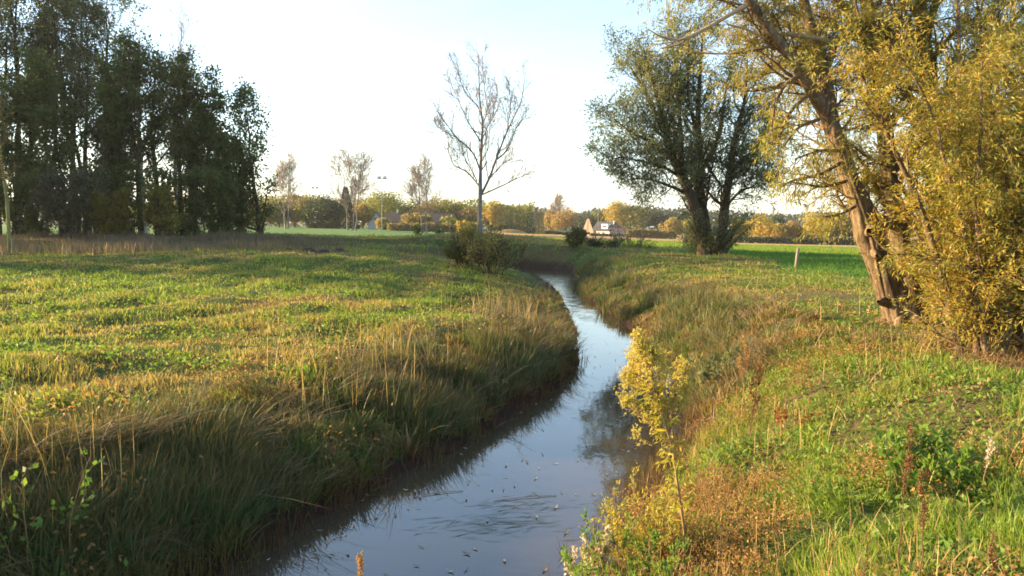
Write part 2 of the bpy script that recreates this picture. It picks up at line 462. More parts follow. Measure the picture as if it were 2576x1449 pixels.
def water_material():
    m, nt, out = new_mat('stream_water')
    oc = objcoord(nt, 1, .6, 1)
    n1 = noise_node(nt, 2.2, 3, .5, oc); n2 = noise_node(nt, 11, 2, .5, oc)
    a = nt.nodes.new('ShaderNodeMath'); a.operation = 'MULTIPLY_ADD'; a.inputs[1].default_value = .25; nt.links.new(n2, a.inputs[0]); nt.links.new(n1, a.inputs[2])
    b = nt.nodes.new('ShaderNodeBsdfPrincipled')
    b.inputs['Base Color'].default_value = (.055, .040, .026, 1); b.inputs['Roughness'].default_value = .03; b.inputs['IOR'].default_value = 1.8
    b.inputs['Specular IOR Level'].default_value = .5
    sx = nt.nodes.new('ShaderNodeSeparateXYZ'); nt.links.new(oc, sx.inputs[0])
    mr = nt.nodes.new('ShaderNodeMapRange'); mr.inputs[1].default_value = 13; mr.inputs[2].default_value = 28; mr.inputs[3].default_value = .05; mr.inputs[4].default_value = .6
    nt.links.new(sx.outputs[1], mr.inputs[0])       # breeze ruffles the open reach beyond the first bend
    bn = nt.nodes.new('ShaderNodeBump'); bn.inputs['Distance'].default_value = .05
    nt.links.new(mr.outputs[0], bn.inputs['Strength']); nt.links.new(a.outputs[0], bn.inputs['Height']); nt.links.new(bn.outputs[0], b.inputs['Normal'])
    nt.links.new(b.outputs[0], out.inputs[0]); return m

# ================================================================== ground and water
def lines(lo, hi, step, grow, far):
    v = list(np.arange(lo, hi + 1e-6, step)); s = step; x = v[-1]
    while x < far: s *= grow; x += s; v.append(x)
    s = step; x = lo; w = []
    while x > -far: s *= (grow if far and lo > -20 and hi > 14 and lo < -10 else 1.35); x -= s; w.append(x)
    return np.array(w[::-1] + v)
XS = lines(-13, 15, .2, 1.055, 3500)
YS = lines(-2, 60, .22, 1.035, 4500)
GX, GY = np.meshgrid(XS, YS)
gx, gy = GX.ravel(), GY.ravel()
gzv = ground_z(gx, gy)
gd, gl = stream_field(gx, gy)
crop, stub, pale = zones(gx, gy)
dry = sstep(.45, .6, fbm(gx * .12, gy * .12, 51)) * (1 - sstep(45, 90, np.hypot(gx, gy))) * .7
dry = np.maximum(dry, sstep(.52, .62, fbm(gx * .05 + 4, gy * .14, 52)) * sstep(36, 44, gy) * (1 - sstep(70, 84, gy)) * .8) * (1 - crop)
mud = 1 - sstep(.15, .9, gd)
nx, ny = len(XS), len(YS)
ii = np.arange(nx * ny).reshape(ny, nx)
gq = np.stack([ii[:-1, :-1], ii[:-1, 1:], ii[1:, 1:], ii[1:, :-1]], -1).reshape(-1, 4)
ground = mesh_obj('ground', np.stack([gx, gy, gzv], -1), gq.ravel(), np.arange(len(gq)) * 4, ground_material(), None,
                  {'crop': crop, 'stub': stub, 'pale': pale, 'dry': dry, 'mud': mud}, True)
tag(ground, 'grassy meadow ground with a stream bed cut through it', 'ground', kind='structure')

wx, wy = np.meshgrid(np.linspace(-85, 9, 48), np.linspace(-16, 68, 43)); wi = np.arange(wx.size).reshape(wx.shape)
wq = np.stack([wi[:-1, :-1], wi[:-1, 1:], wi[1:, 1:], wi[1:, :-1]], -1).reshape(-1, 4)
water = mesh_obj('water', np.stack([wx.ravel(), wy.ravel(), 0 * wx.ravel()], -1), wq.ravel(), np.arange(len(wq)) * 4, water_material(), None, None, True)
tag(water, 'calm brown stream winding through the meadow reflecting the sky', 'stream', kind='structure')

# ================================================================== grasses (uncountable: stuff)
def polar(N, r0, r1, a0=-41, a1=41):
    r = np.exp(RNG.uniform(math.log(r0), math.log(r1), N)); a = np.radians(RNG.uniform(a0, a1, N))
    return np.sin(a) * r, np.cos(a) * r, r
def rlean(N, s):
    a = RNG.random(N) * 2 * PI; m = np.abs(RNG.normal(size=N)) * s
    return np.stack([np.cos(a) * m, np.sin(a) * m, np.zeros(N)], -1)
def P3(x, y, dz=-.01): return np.stack([x, y, ground_z(x, y) + dz], -1)

M_MEADOW = leaf_mat('meadow_blade', [(0, (.20, .14, .06)), (.25, (.34, .26, .10)), (.45, (.24, .22, .06)), (.65, (.12, .16, .03)), (.85, (.12, .19, .03)), (1, (.22, .28, .05))], .45, rough=.5)
M_RUSH = leaf_mat('rush_stem', [(0, (.20, .15, .07)), (.35, (.10, .11, .04)), (.7, (.06, .105, .045)), (1, (.08, .14, .045))], .3, tipcol=(.20, .11, .04), tip0=.72)
M_BANK = leaf_mat('bank_blade', [(0, (.36, .27, .13)), (.22, (.20, .12, .05)), (.45, (.20, .17, .055)), (.7, (.10, .115, .035)), (1, (.09, .17, .035))], .35)
M_MAT = leaf_mat('matted_blade', [(0, (.20, .14, .08)), (.6, (.15, .11, .06)), (1, (.10, .09, .035))], .25)
M_EDGE = leaf_mat('edge_stub', [(0, (.13, .05, .025)), (.4, (.12, .07, .03)), (.7, (.13, .11, .03)), (1, (.08, .10, .025))], .25)
M_LUSH = leaf_mat('lush_blade', [(0, (.28, .18, .07)), (.18, (.30, .26, .07)), (.38, (.20, .25, .045)), (.7, (.12, .20, .03)), (1, (.26, .33, .055))], .45, rough=.45)
M_STRAW = leaf_mat('straw', [(0, (.30, .17, .07)), (.5, (.36, .24, .10)), (1, (.42, .32, .15))], .3)
M_HEATH = leaf_mat('heath_grass', [(0, (.20, .13, .10)), (.5, (.17, .13, .085)), (1, (.11, .11, .05))], .3)
M_LITCROP = leaf_mat('lit_crop_blade', [(0, (.12, .19, .025)), (1, (.22, .28, .04))], .5)  # lighter copy of the crop blade; sunlight on the far strip is in its colour
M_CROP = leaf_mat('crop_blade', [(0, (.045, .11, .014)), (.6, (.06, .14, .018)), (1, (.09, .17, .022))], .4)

def grasses():
    # mown meadow, left bank and centre
    x, y, r = polar(440000, 6, 80, -50, 48)
    d, left = stream_field(x, y); cr, st, pl = zones(x, y)
    k = (d > 1.3) & (left | (y > 22)) & (cr < .5) & (st < .5) & (pl < .6); x, y, r, d, left = x[k], y[k], r[k], d[k], left[k]
    row = .5 + .5 * np.sin(d * 2 * PI / 2.3 + 4 * fbm(x * .15, y * .15, 21) + 1.2)
    pat = fbm(x * .35, y * .35, 61); fine = fbm(x * 1.6, y * 1.6, 62)
    k = RNG.random(len(x)) < .35 + 1.3 * sstep(.3, .6, fine); x, y, r, d, row, pat, fine = [v[k] for v in (x, y, r, d, row, pat, fine)]
    g = sstep(.3, .7, pat) * .48 + .40 * row + .25 * (fine - .5)
    rnd = np.clip(g + RNG.normal(size=len(x)) * .2, 0, 1)
    tuft = sstep(.52, .68, fbm(x * .9 + 7, y * .9, 63)); h = (.03 + .07 * fine * RNG.random(len(x)) + .13 * tuft * RNG.random(len(x))) * (1 + r / 60)
    rnd = np.clip(rnd + .12 * tuft - .26 * sstep(.58, .72, fbm(x * .5 + 3, y * .22, 64)) + .06, 0, 1)
    blades('meadow_grass', P3(x, y), h, .0065 * (1 + r / 7), rlean(len(x), .9), M_MEADOW, rnd, seg=2, label='short mown meadow grass in green and straw-coloured swathes', cat='grass')
    # rush tufts along the left bank, near
    nt = 760
    tx, ty, tr = polar(nt * 14, 5, 50, -42, 16); d, left = stream_field(tx, ty)
    k = np.where(left, (d > .3) & (d < 1.9) & (ty < 19), (d > .1) & (d < 1.7) & (ty > 13) & (ty < 50)) & (fbm(tx * .55, ty * .55, 71) > .44); tx, ty, tr = tx[k][:nt], ty[k][:nt], tr[k][:nt]
    nt = len(tx); per = 60
    ti = np.repeat(np.arange(nt), per); sp = RNG.normal(size=(nt * per, 2)) * .10
    x, y = tx[ti] + sp[:, 0], ty[ti] + sp[:, 1]; th = np.where(tx < 0, .22 + .32 * RNG.random(nt), .3 + .34 * RNG.random(nt)); tb = RNG.random(nt)
    lean0 = rlean(nt, .3)[ti]; lean0[:, 0] += .06
    lean = lean0 + np.c_[sp * 1.5, np.zeros(nt * per)] + rlean(nt * per, .16)
    flop = RNG.random(nt * per) < .2; lean[flop] += rlean(flop.sum(), .8)
    h = th[ti] * (.6 + .5 * RNG.random(nt * per))
    rr = np.hypot(x, y)
    blades('bank_rushes', P3(x, y, -.02), h, .0075 * (1 + rr / 16), lean, M_RUSH, .25 + .5 * tb[ti] + .25 * RNG.normal(size=nt * per), seg=4, label='tall dark green rushes with brown tips on the steep left bank', cat='rushes')
    # tussocks on both banks
    nt = 3000; tx, ty, tr = polar(nt * 7, 5, 34, -42, 24); d, left = stream_field(tx, ty)
    k = (d > .14) & (d < np.where(left, 2.0, 2.4)) & (left | (ty > 12)) & (fbm(tx * 1.2, ty * 1.2, 78) > .38); tx, ty, tr, td = tx[k][:nt], ty[k][:nt], tr[k][:nt], d[k][:nt]
    nt = len(tx); per = 30; ti = np.repeat(np.arange(nt), per); N = nt * per
    a = RNG.random(N) * 2 * PI; q = np.abs(RNG.normal(size=N)); sp = np.stack([np.cos(a) * q, np.sin(a) * q], -1) * (.05 + .07 * RNG.random(nt))[ti, None]
    th = (.11 + .25 * RNG.random(nt) ** 2) * (1 - .4 * sstep(.8, 1.8, td)); lean = np.c_[sp * 5.5, np.zeros(N)] + rlean(nt, .45)[ti] + rlean(N, .25)
    x, y = tx[ti] + sp[:, 0], ty[ti] + sp[:, 1]; tone = RNG.random(nt)
    blades('bank_tussocks', P3(x, y), th[ti] * (.55 + .6 * RNG.random(N)), .011 * (1 + np.hypot(x, y) / 16), lean, M_BANK, tone[ti] * .8 + .3 * RNG.random(N) - .05, bend=.75, seg=4, label='separate arching grass tussocks on the stream banks', cat='grass')
    # coarse grass hanging over both banks
    x, y, r = polar(62000, 5, 72, -42, 24); d, left = stream_field(x, y)
    k = (d > .16) & (d < np.where(left, 2.1, 2.4) + 1.2 * sstep(15, 26, y)) & (left | (y > 13)); x, y, r, d, left = x[k], y[k], r[k], d[k], left[k]
    e = .2; gxn = (stream_field(x + e, y)[0] - d) / e; gyn = (stream_field(x, y + e)[0] - d) / e
    cl = fbm(x * 1.1, y * 1.1, 81)
    sw = fbm(x * .7 + 11, y * .7, 83) * 13; m = 1.1 * sstep(.4, .75, fbm(x * .9, y * .9 + 5, 84))
    lean = rlean(len(x), .4) - np.stack([gxn, gyn, 0 * gxn], -1) * .35 + np.stack([np.cos(sw) * m, np.sin(sw) * m, 0 * m], -1)
    h = (.06 + .17 * sstep(.4, .75, cl) * (.35 + .7 * RNG.random(len(x)))) * np.where(left, .85 - .5 * sstep(14, 24, y), 1.15) * (1 - .5 * sstep(.9, 1.9, d) * left)
    blades('bank_grass', P3(x, y), h, .011 * (1 + r / 15), lean, M_BANK, sstep(.3, .7, fbm(x * .9, y * .9, 82)) * .75 + .4 * RNG.random(len(x)) - .1, seg=3, label='long brownish grass drooping down both stream banks', cat='grass')
    # matted dead grass thrown over the bank
    x, y, r = polar(36000, 5, 40, -42, 20); d, left = stream_field(x, y)
    k = (d > .1) & (d < 2.2) & (left | (y > 12)) & (fbm(x * 1.0 + 20, y * 1.0, 87) > .5); x, y, r = x[k], y[k], r[k]
    sw = fbm(x * .6 + 31, y * .6, 88) * 15; m = 1.1 + .8 * RNG.random(len(x))
    blades('matted_grass', P3(x, y, .10), .30 + .3 * RNG.random(len(x)), .006 * (1 + r / 11), rlean(len(x), .35) + np.stack([np.cos(sw) * m, np.sin(sw) * m, 0 * m], -1), M_MAT, RNG.random(len(x)), bend=.35, seg=4, label='greyish brown matted dead grass lying over the bank slopes', cat='grass')
    # stubby shoots in the wet margin
    x, y, r = polar(150000, 6, 50, -40, 20); d, left = stream_field(x, y)
    k = (d > np.where(y < 20, -.2, .0)) & (d < .28) & (RNG.random(len(x)) < .06 + .8 * sstep(.45, .62, fbm(x * 1.7, y * 1.7, 85))); x, y, r = x[k], y[k], r[k]
    p = P3(x, y); p[:, 2] = np.maximum(p[:, 2], -.08)
    blades('water_margin_shoots', p, .10 + .2 * RNG.random(len(x)), .006 * (1 + r / 14), rlean(len(x), .25), M_EDGE, fbm(x * .8, y * .8, 86) * .8 + .4 * (RNG.random(len(x)) - .4), seg=2, label='reddish and olive shoots standing in the wet margin of the stream', cat='shoots')
    # lush grass, right bank
    x, y, r = polar(470000, 2.4, 34, -34, 58); d, left = stream_field(x, y); cr, st, pl = zones(x, y)
    k = (~left) & (d > .35) & (cr < .5); x, y, r, d = x[k], y[k], r[k], d[k]
    cl = fbm(x * 1.5, y * 1.5, 91); k = RNG.random(len(x)) < .16 + 1.25 * sstep(.36, .62, cl); x, y, r, d, cl = x[k], y[k], r[k], d[k], cl[k]
    ang = fbm(x * 1.7, y * 1.7, 95) * 22; m = .9 * sstep(.42, .75, fbm(x * 1.6 + 5, y * 1.6, 96))
    lean = rlean(len(x), .6) + np.stack([np.cos(ang) * m, np.sin(ang) * m, 0 * m], -1)
    tall = (1 - sstep(9, 16, r) * .55)
    h = (.05 + .19 * RNG.random(len(x)) ** 1.3 * (.25 + sstep(.38, .7, cl))) * tall
    rnd = sstep(.3, .64, fbm(x * .9, y * .9, 92)) * .55 + .5 * RNG.random(len(x)) + .10 - .12 * sstep(1.6, .4, d)
    blades('lush_grass', P3(x, y, -.02), h, .0055 * (1 + r / 8), lean, M_LUSH, rnd, bend=.75, seg=4, label='lush tussocky green grass covering the sunlit right bank', cat='grass')
    # dead straw and stalks lying in it
    x, y, r = polar(46000, 2.4, 24, -34, 58); d, left = stream_field(x, y); cl = fbm(x * .9 + 3, y * .9, 93)
    k = (~left) & (d > .3) & (RNG.random(len(x)) < .6 * sstep(.54, .72, cl) + .05 + .2 * (d < 1.6)); x, y, r = x[k], y[k], r[k]
    lean = rlean(len(x), 1.1)
    blades('dead_straw', P3(x, y, 0), .12 + .24 * RNG.random(len(x)), .005 * (1 + r / 9), lean, M_STRAW, RNG.random(len(x)), bend=.5, seg=3, label='dead straw and bleached stalks tangled in the grass of the right bank', cat='straw')
    # pale seed stalks catching the sun above the left bank and standing in the right-hand grass
    x, y, r = polar(5200, 4, 24, -42, 42); d, left = stream_field(x, y)
    k = np.where(left, (d > .8) & (d < 2.7) & (fbm(x * .5, y * .5, 97) > .5), (d > .4) & (fbm(x * .6, y * .6, 98) > .66)); x, y, r, left = x[k], y[k], r[k], left[k]
    blades('seed_stalks', P3(x, y, 0), np.where(left, .5 + .45 * RNG.random(len(x)), .3 + .3 * RNG.random(len(x))), .005 * (1 + r / 9), rlean(len(x), .28), M_STRAW, .3 + .7 * RNG.random(len(x)), seg=4, label='pale dry seed stalks standing above the grass of both banks', cat='stalks')
    # tall purplish-brown grass before the wood
    x, y = RNG.uniform(-46, -9, 60000), RNG.uniform(42, 63, 60000)
    e = fbm(x * .15, y * .15, 101)
    edge = sstep(41, 50, y + (e - .5) * 10 - .22 * (x + 30)) * (1 - sstep(-17, -10, x + (e - .5) * 6))
    k = RNG.random(len(x)) < edge * sstep(.25, .5, fbm(x * .5, y * .5, 102)); x, y = x[k], y[k]
    blades('heath_grass', P3(x, y), .28 + .55 * RNG.random(len(x)) * sstep(.3, .6, fbm(x * .3, y * .3, 103)), .05, rlean(len(x), .25), M_HEATH, RNG.random(len(x)), seg=2, label='tall purplish brown dry grass in front of the dark wood', cat='grass')
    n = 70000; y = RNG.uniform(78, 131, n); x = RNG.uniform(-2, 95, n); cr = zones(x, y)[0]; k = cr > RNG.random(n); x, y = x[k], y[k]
    blades('lit_strip_crop', P3(x, y), .30, .10, rlean(len(x), .35), M_LITCROP, RNG.random(len(x)), seg=1, label='young crop on the far side of the fields, sunlight put into its yellow-green colour', cat='crop')
    # crop on the right-hand field and the far fields
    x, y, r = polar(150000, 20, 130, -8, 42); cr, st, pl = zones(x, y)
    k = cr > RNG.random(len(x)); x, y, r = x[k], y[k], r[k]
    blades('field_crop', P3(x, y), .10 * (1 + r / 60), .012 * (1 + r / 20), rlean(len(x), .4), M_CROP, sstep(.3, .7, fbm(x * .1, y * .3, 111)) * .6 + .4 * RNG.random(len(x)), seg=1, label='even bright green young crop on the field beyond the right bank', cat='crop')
grasses()
# ================================================================== bark and leaf materials
def bark_mat(name, cols, scale=(14, 14, 2.5), bs=.9, bd=.03):
    m, nt, out = new_mat(name)
    oc = objcoord(nt, *scale)
    n = noise_node(nt, 1.0, 6, .7, oc, .6); n2 = noise_node(nt, .9, 3, .6, objcoord(nt))
    mm = nt.nodes.new('ShaderNodeMath'); mm.operation = 'MULTIPLY_ADD'; mm.inputs[1].default_value = .75
    h = nt.nodes.new('ShaderNodeMath'); h.operation = 'MULTIPLY'; h.inputs[1].default_value = .25; nt.links.new(n2, h.inputs[0])
    nt.links.new(n, mm.inputs[0]); nt.links.new(h.outputs[0], mm.inputs[2])
    b = nt.nodes.new('ShaderNodeBsdfPrincipled'); b.inputs['Roughness'].default_value = .9; b.inputs['Specular IOR Level'].default_value = .15
    nt.links.new(ramp(nt, [(.34, cols[0]), (.5, cols[1]), (.66, cols[2])], mm.outputs[0]), b.inputs['Base Color'])
    nt.links.new(bump(nt, n, bs, bd), b.inputs['Normal']); nt.links.new(b.outputs[0], out.inputs[0]); return m
M_WBARK = bark_mat('willow_bark', [(.03, .019, .012), (.135, .092, .055), (.28, .205, .13)])
M_DBARK = bark_mat('dark_bark', [(.025, .018, .012), (.06, .045, .03), (.10, .08, .055)], (6, 6, 1.5))
M_PBARK = bark_mat('poplar_bark', [(.09, .08, .07), (.19, .165, .14), (.28, .245, .21)], (6, 6, 1.5))
M_TWIG = solid_mat('twig', [(.10, .06, .03), (.20, .13, .07)], 5, .85, 0)
M_PTWIG = solid_mat('pale_twig', [(.20, .15, .125), (.30, .23, .19)], 5, .85, 0)
M_GOLD = leaf_mat('golden_willow_leaf', [(0, (.30, .18, .035)), (.2, (.44, .30, .05)), (.42, (.31, .28, .055)), (.7, (.17, .20, .05)), (.88, (.26, .28, .06)), (1, (.54, .43, .08))], .42, rough=.42, tboost=1.25)
M_WILLOW = leaf_mat('grey_willow_leaf', [(0, (.095, .105, .055)), (.5, (.135, .15, .075)), (1, (.18, .18, .085))], .5)
M_DLEAF = leaf_mat('dark_leaf', [(0, (.055, .072, .028)), (.5, (.09, .12, .038)), (1, (.13, .14, .045))], .5)
M_OLIVE = leaf_mat('olive_leaf', [(0, (.05, .06, .02)), (.5, (.08, .085, .025)), (1, (.12, .10, .03))], .4)
M_YELLOW = leaf_mat('yellowing_leaf', [(0, (.10, .085, .02)), (.5, (.17, .14, .025)), (1, (.10, .12, .025))], .4)
M_GREYSH = leaf_mat('greyish_leaf', [(0, (.055, .055, .035)), (.5, (.075, .075, .045)), (1, (.09, .085, .05))], .3)
M_DRYLEAF = leaf_mat('withered_leaf', [(0, (.22, .155, .12)), (.5, (.27, .20, .16)), (1, (.22, .17, .10))], .35)
M_FGOLD = leaf_mat('autumn_gold', [(0, (.32, .20, .045)), (.5, (.38, .28, .055)), (1, (.26, .25, .055))], .35)
M_FGREEN = leaf_mat('autumn_green', [(0, (.10, .12, .03)), (.5, (.18, .18, .04)), (1, (.32, .25, .05))], .35)
M_FORANGE = leaf_mat('autumn_orange', [(0, (.27, .16, .05)), (.5, (.32, .22, .06)), (1, (.24, .21, .055))], .35)
M_FDARK = leaf_mat('evergreen', [(0, (.022, .04, .02)), (.5, (.035, .055, .022)), (1, (.06, .07, .022))], .2)
M_FBROWN = leaf_mat('autumn_brown', [(0, (.16, .11, .045)), (.5, (.22, .16, .05)), (1, (.18, .16, .04))], .35)

def pl(pts, D0, n=14, dd=None):
    """polyline from picture points (px, py, width_px) at depth D0 -> (1,n,3), (1,n). dd: extra depth from start to end"""
    a = np.array(pts, float); k = len(a)
    D = D0 + (0 if dd is None else dd) * np.linspace(0, 1, k)
    P = W(a[:, 0], a[:, 1], D); r = a[:, 2] / 2 / F * D
    Q = resample(np.c_[P, r], n)
    return Q[None, :, :3], np.maximum(Q[None, :, 3], .004)

def dens(q, n, s=1.):
    a = resample(np.c_[q[0][0], q[1][0]], n); return a[None, :, :3], a[None, :, 3] * s

def root_empty(name, P, label, cat='tree', group=None):
    o = empty(name, (float(P[0]), float(P[1]), float(P[2]) if len(P) > 2 else 0))
    return tag(o, label, cat, group)

def flare(P, R, d=.5, k=.35, drop=.25):
    """buried, widened foot of a trunk"""
    P = P.copy(); R = R.copy()
    z = P[0, :, 2] - P[0, 0, 2]
    R[0] *= 1 + k * np.clip(1 - z / d, 0, 1) ** 2
    P[0, 0, 2] -= drop
    return P, R

# ================================================================== near golden willow (three leaning stems)
def near_willow():
    D = 15.2
    A = pl([(2276, 822, 118), (2262, 780, 108), (2240, 730, 96), (2207, 650, 90), (2186, 590, 92), (2166, 530, 76), (2130, 430, 64), (2100, 345, 60), (2085, 292, 58)], D, 40); A = (A[0], A[1] * .70)
    A1 = pl([(2094, 310, 50), (2062, 258, 42), (2030, 205, 36), (1990, 145, 33), (1940, 82, 30), (1888, 8, 26), (1845, -70, 22), (1790, -160, 14)], D, 24, -1.2); A1 = (A1[0], A1[1] * .82)
    A2 = pl([(2090, 300, 48), (2078, 215, 42), (2062, 140, 37), (2045, 85, 34), (2022, 0, 30), (2000, -110, 24), (1985, -240, 12)], D, 22, .8); A2 = (A2[0], A2[1] * .8)
    B = pl([(2318, 815, 92), (2298, 740, 72), (2275, 650, 62), (2246, 520, 58), (2226, 340, 54), (2206, 210, 48), (2190, 100, 44), (2180, 0, 40), (2168, -130, 30), (2150, -280, 14)], 16.0, 36)
    C = pl([(2382, 822, 80), (2362, 620, 56), (2348, 420, 52), (2340, 270, 46), (2326, 130, 42), (2314, 0, 36), (2300, -150, 26), (2285, -300, 12)], 16.8, 32)
    C1 = pl([(2342, 320, 26), (2400, 215, 23), (2470, 140, 19), (2540, 60, 16), (2620, -20, 12), (2700, -120, 8)], 16.8, 14, -1)
    dead = pl([(1878, 12, 11), (1800, 58, 10), (1752, 84, 9), (1706, 100, 7), (1660, 90, 4), (1632, 74, 2.5)], 14.1, 14, -.6)
    dead2 = pl([(2096, 108, 16), (2050, 96, 13), (1965, 86, 10), (1930, 98, 8), (1880, 74, 6), (1830, 62, 4)], 15.2, 12, -1)
    twigsd = [pl([(1722, 96, 5), (1690, 106, 4), (1652, 112, 2)], 13.7, 5), pl([(1742, 90, 6), (1705, 112, 5), (1664, 121, 3)], 13.8, 5)]
    base = A[0][0, 0]; rg_r = np.random.default_rng(3)
    r = root_empty('willow_tree', (base[0], base[1], gz(base[0], base[1])), 'leaning golden-leaved willow with rough brown bark and a knot hole, on the sunlit right bank')
    def stem(nm, P, R, ridge, sides, fl=True, sd=0):
        if fl: P, R = flare(P, R, .6, .12)
        w = Wood(); w.add(P, R, sides, ridge, sd); o = w.build(nm, M_WBARK, r)
        o.matrix_parent_inverse = Matrix.Translation(-Vector(r.location)); return o
    for k_ in range(7):
        a_ = k_ * .9 + .3; w = Wood(); b_ = base + np.array([0, 0, 0.]); L_ = .45 + .35 * rg_r.random()
        Q = np.array([b_ + [.12 * math.cos(a_), .12 * math.sin(a_), .42], b_ + [.24 * math.cos(a_), .24 * math.sin(a_), .18], b_ + [.42 * math.cos(a_ + .1), .42 * math.sin(a_ + .1), .02], b_ + [L_ * 1.3 * math.cos(a_ + .2), L_ * 1.3 * math.sin(a_ + .2), -.12]])
        Q[:, 2] += gz(base[0], base[1]) - base[2]; w.add(resample(Q, 16)[None], np.linspace(.15, .05, 16)[None], 16, .12, k_); w.build('root', M_WBARK, r).matrix_parent_inverse = Matrix.Translation(-Vector(r.location))
    ta = stem('trunk', *dens(A, 220), .105, 120)
    # knot burls and the dark hole on the front stem
    def knot(px, py, D_, s, dirv, ln):
        w = Wood(); p = W(px, py, D_); P = np.array([p + np.array(dirv) * t for t in np.linspace(-.3, ln, 12)])
        w.add(P, s * np.array([1, 1.1, 1.15, 1.2, 1.16, 1.12, 1.05, 1.0, .92, .8, .6, .3]), 24, .16, int(px)); w.build('burl', M_WBARK, ta)
    knot(2235, 560, 15.1, .13, (.8, -.3, .15), .18); knot(2188, 582, 15.0, .11, (-.25, -.9, .1), .24); knot(2203, 640, 14.95, .10, (-.3, -.9, -.1), .22)
    knot(2262, 690, 15.1, .1, (.8, -.4, -.1), .14); knot(2222, 760, 15.0, .09, (-.8, -.6, .1), .18)
    hole = MB(); hp = W(2187, 583, 14.735); n0 = norm(np.array([-.25, -.95, .1])); u = norm(np.cross(n0, [0, 0, 1])); v = np.cross(u, n0)
    aa = np.linspace(0, 2 * PI, 14, endpoint=False)
    rim = [hp + (u * math.cos(t) * .058 + v * math.sin(t) * .066) * (1 + .12 * math.sin(3 * t)) for t in aa]; inn = [hp - n0 * .05 + (u * math.cos(t) + v * math.sin(t)) * .03 for t in aa]
    for i in range(14): hole.face([rim[i], rim[(i + 1) % 14], inn[(i + 1) % 14], inn[i]])
    hole.face(inn)
    hole.build('knot_hole', solid_mat('rotten_wood', [(.008, .005, .003), (.02, .012, .008)], 20), ta)
    stem('limb', *dens(A1, 120), .07, 48, False, 2); stem('limb', *dens(A2, 110), .07, 48, False, 4)
    stem('trunk', *dens(B, 160, .74), .07, 80, True, 6); stem('trunk', *dens(C, 120, .8), .07, 60, True, 8); stem('limb', *C1, .05, 12, False)
    db = Wood(); db.add(*dead, 9, .06); db.add(*dead2, 8, .06)
    for t in twigsd: db.add(*t, 5)
    o = db.build('dead_branch', solid_mat('bare_dead_wood', [(.30, .20, .12), (.44, .32, .20)], 12, .8, .5, .01), r)
    # branches and twigs
    tw = Wood(); lv = Leaves(); rg = np.random.default_rng(21)
    for (P, R), m, t0, L in ((A, 9, .45, 1.0), (A1, 25, .05, 1.75), (A2, 27, .05, 1.7), (B, 36, .2, 1.6), (C, 44, .15, 1.9), (C1, 26, .1, 1.8)):
        front = P is A[0] or P is A1[0] or P is A2[0]
        P1, R1 = children(P, R, m, t0, 1, .85, (L, .2), 8, .55, .16, .32, .3, rng=rg, azbias=np.array([-.15, 1.1, 0]) if front else None)
        tw.add(P1, R1, 5)
        P2, R2 = children(P1, R1, 7, .15, 1, .8, (.75, .35), 6, -.1, .2, .5, .3, rng=rg); tw.add(P2, R2, 4)
        P3_, R3 = children(P2, R2, 4, .2, 1, .7, (.45, .3), 5, -.25, .2, .6, .4, rng=rg); tw.add(P3_, R3 + .001, 3)
        p, d = leaves_on(P3_, 27, .04, .45, .5, .1, rg); 
        z = rg.normal(size=len(p)) * .25 + .45 + .25 * (vnoise(p[:, 0] * 1.5, p[:, 2] * 1.5, 3) - .5)
        lv.add(p, d, .07 + .05 * rg.random(len(p)), .013 + .007 * rg.random(len(p)), z, rg)
        # epicormic sprays hugging the stems
        Ps, Rs = children(P, R, 20 if front else 60, t0 * .3 + .12, 1, 1.0, (.38, .2), 4, .3, .25, .06, .5, rng=rg); tw.add(Ps, np.minimum(Rs, .006), 3)
        p, d = leaves_on(Ps, 12, .035, .2, .6, .25, rg); lv.add(p, d, .06 + .045 * rg.random(len(p)), .012 + .007 * rg.random(len(p)), rg.normal(size=len(p)) * .25 + .5, rg)
    # hanging golden spray left of the stem and the feathery low sprays
    for a in ([(2010, 190, 12), (1975, 215, 10), (1950, 260, 7), (1940, 330, 4)], [(2030, 240, 12), (1990, 280, 9), (1965, 330, 6), (1955, 395, 3)],
              [(2112, 410, 12), (2060, 440, 9), (2000, 452, 6), (1965, 470, 3)], [(2130, 455, 10), (2070, 470, 7), (2020, 462, 5), (1985, 458, 3)], [(2125, 380, 10), (2060, 380, 7), (2000, 400, 4)],
              [(2150, 520, 9), (2110, 540, 6), (2070, 545, 3)], [(2060, 300, 10), (2010, 320, 7), (1970, 370, 4)], [(2240, 420, 10), (2190, 400, 8), (2150, 370, 4)]):
        q = pl(a, 14.8, 8, -.8); tw.add(*q, 5)
        P2, R2 = children(*q, 16, .15, 1, .7, (.55, .3), 5, -.35, .2, .5, .4, rng=rg); tw.add(P2, R2 + .001, 3)
        P3_, R3 = children(P2, R2, 3, .2, 1, .7, (.3, .3), 4, -.3, .2, .6, .4, rng=rg)
        p, d = leaves_on(P3_, 12, .03, .5, .45, .1, rg); lv.add(p, d, .06 + .05 * rg.random(len(p)), .013 + .006 * rg.random(len(p)), rg.normal(size=len(p)) * .28 + .55, rg)
    c = lv.build('crown', M_GOLD, r); t = tw.build('twigs', M_TWIG, r)
    for ob in (c, t, o): ob.matrix_parent_inverse = Matrix.Translation(-Vector(r.location))
near_willow()

def fix(children_, r):
    for ob in children_: ob.matrix_parent_inverse = Matrix.Translation(-Vector(r.location))

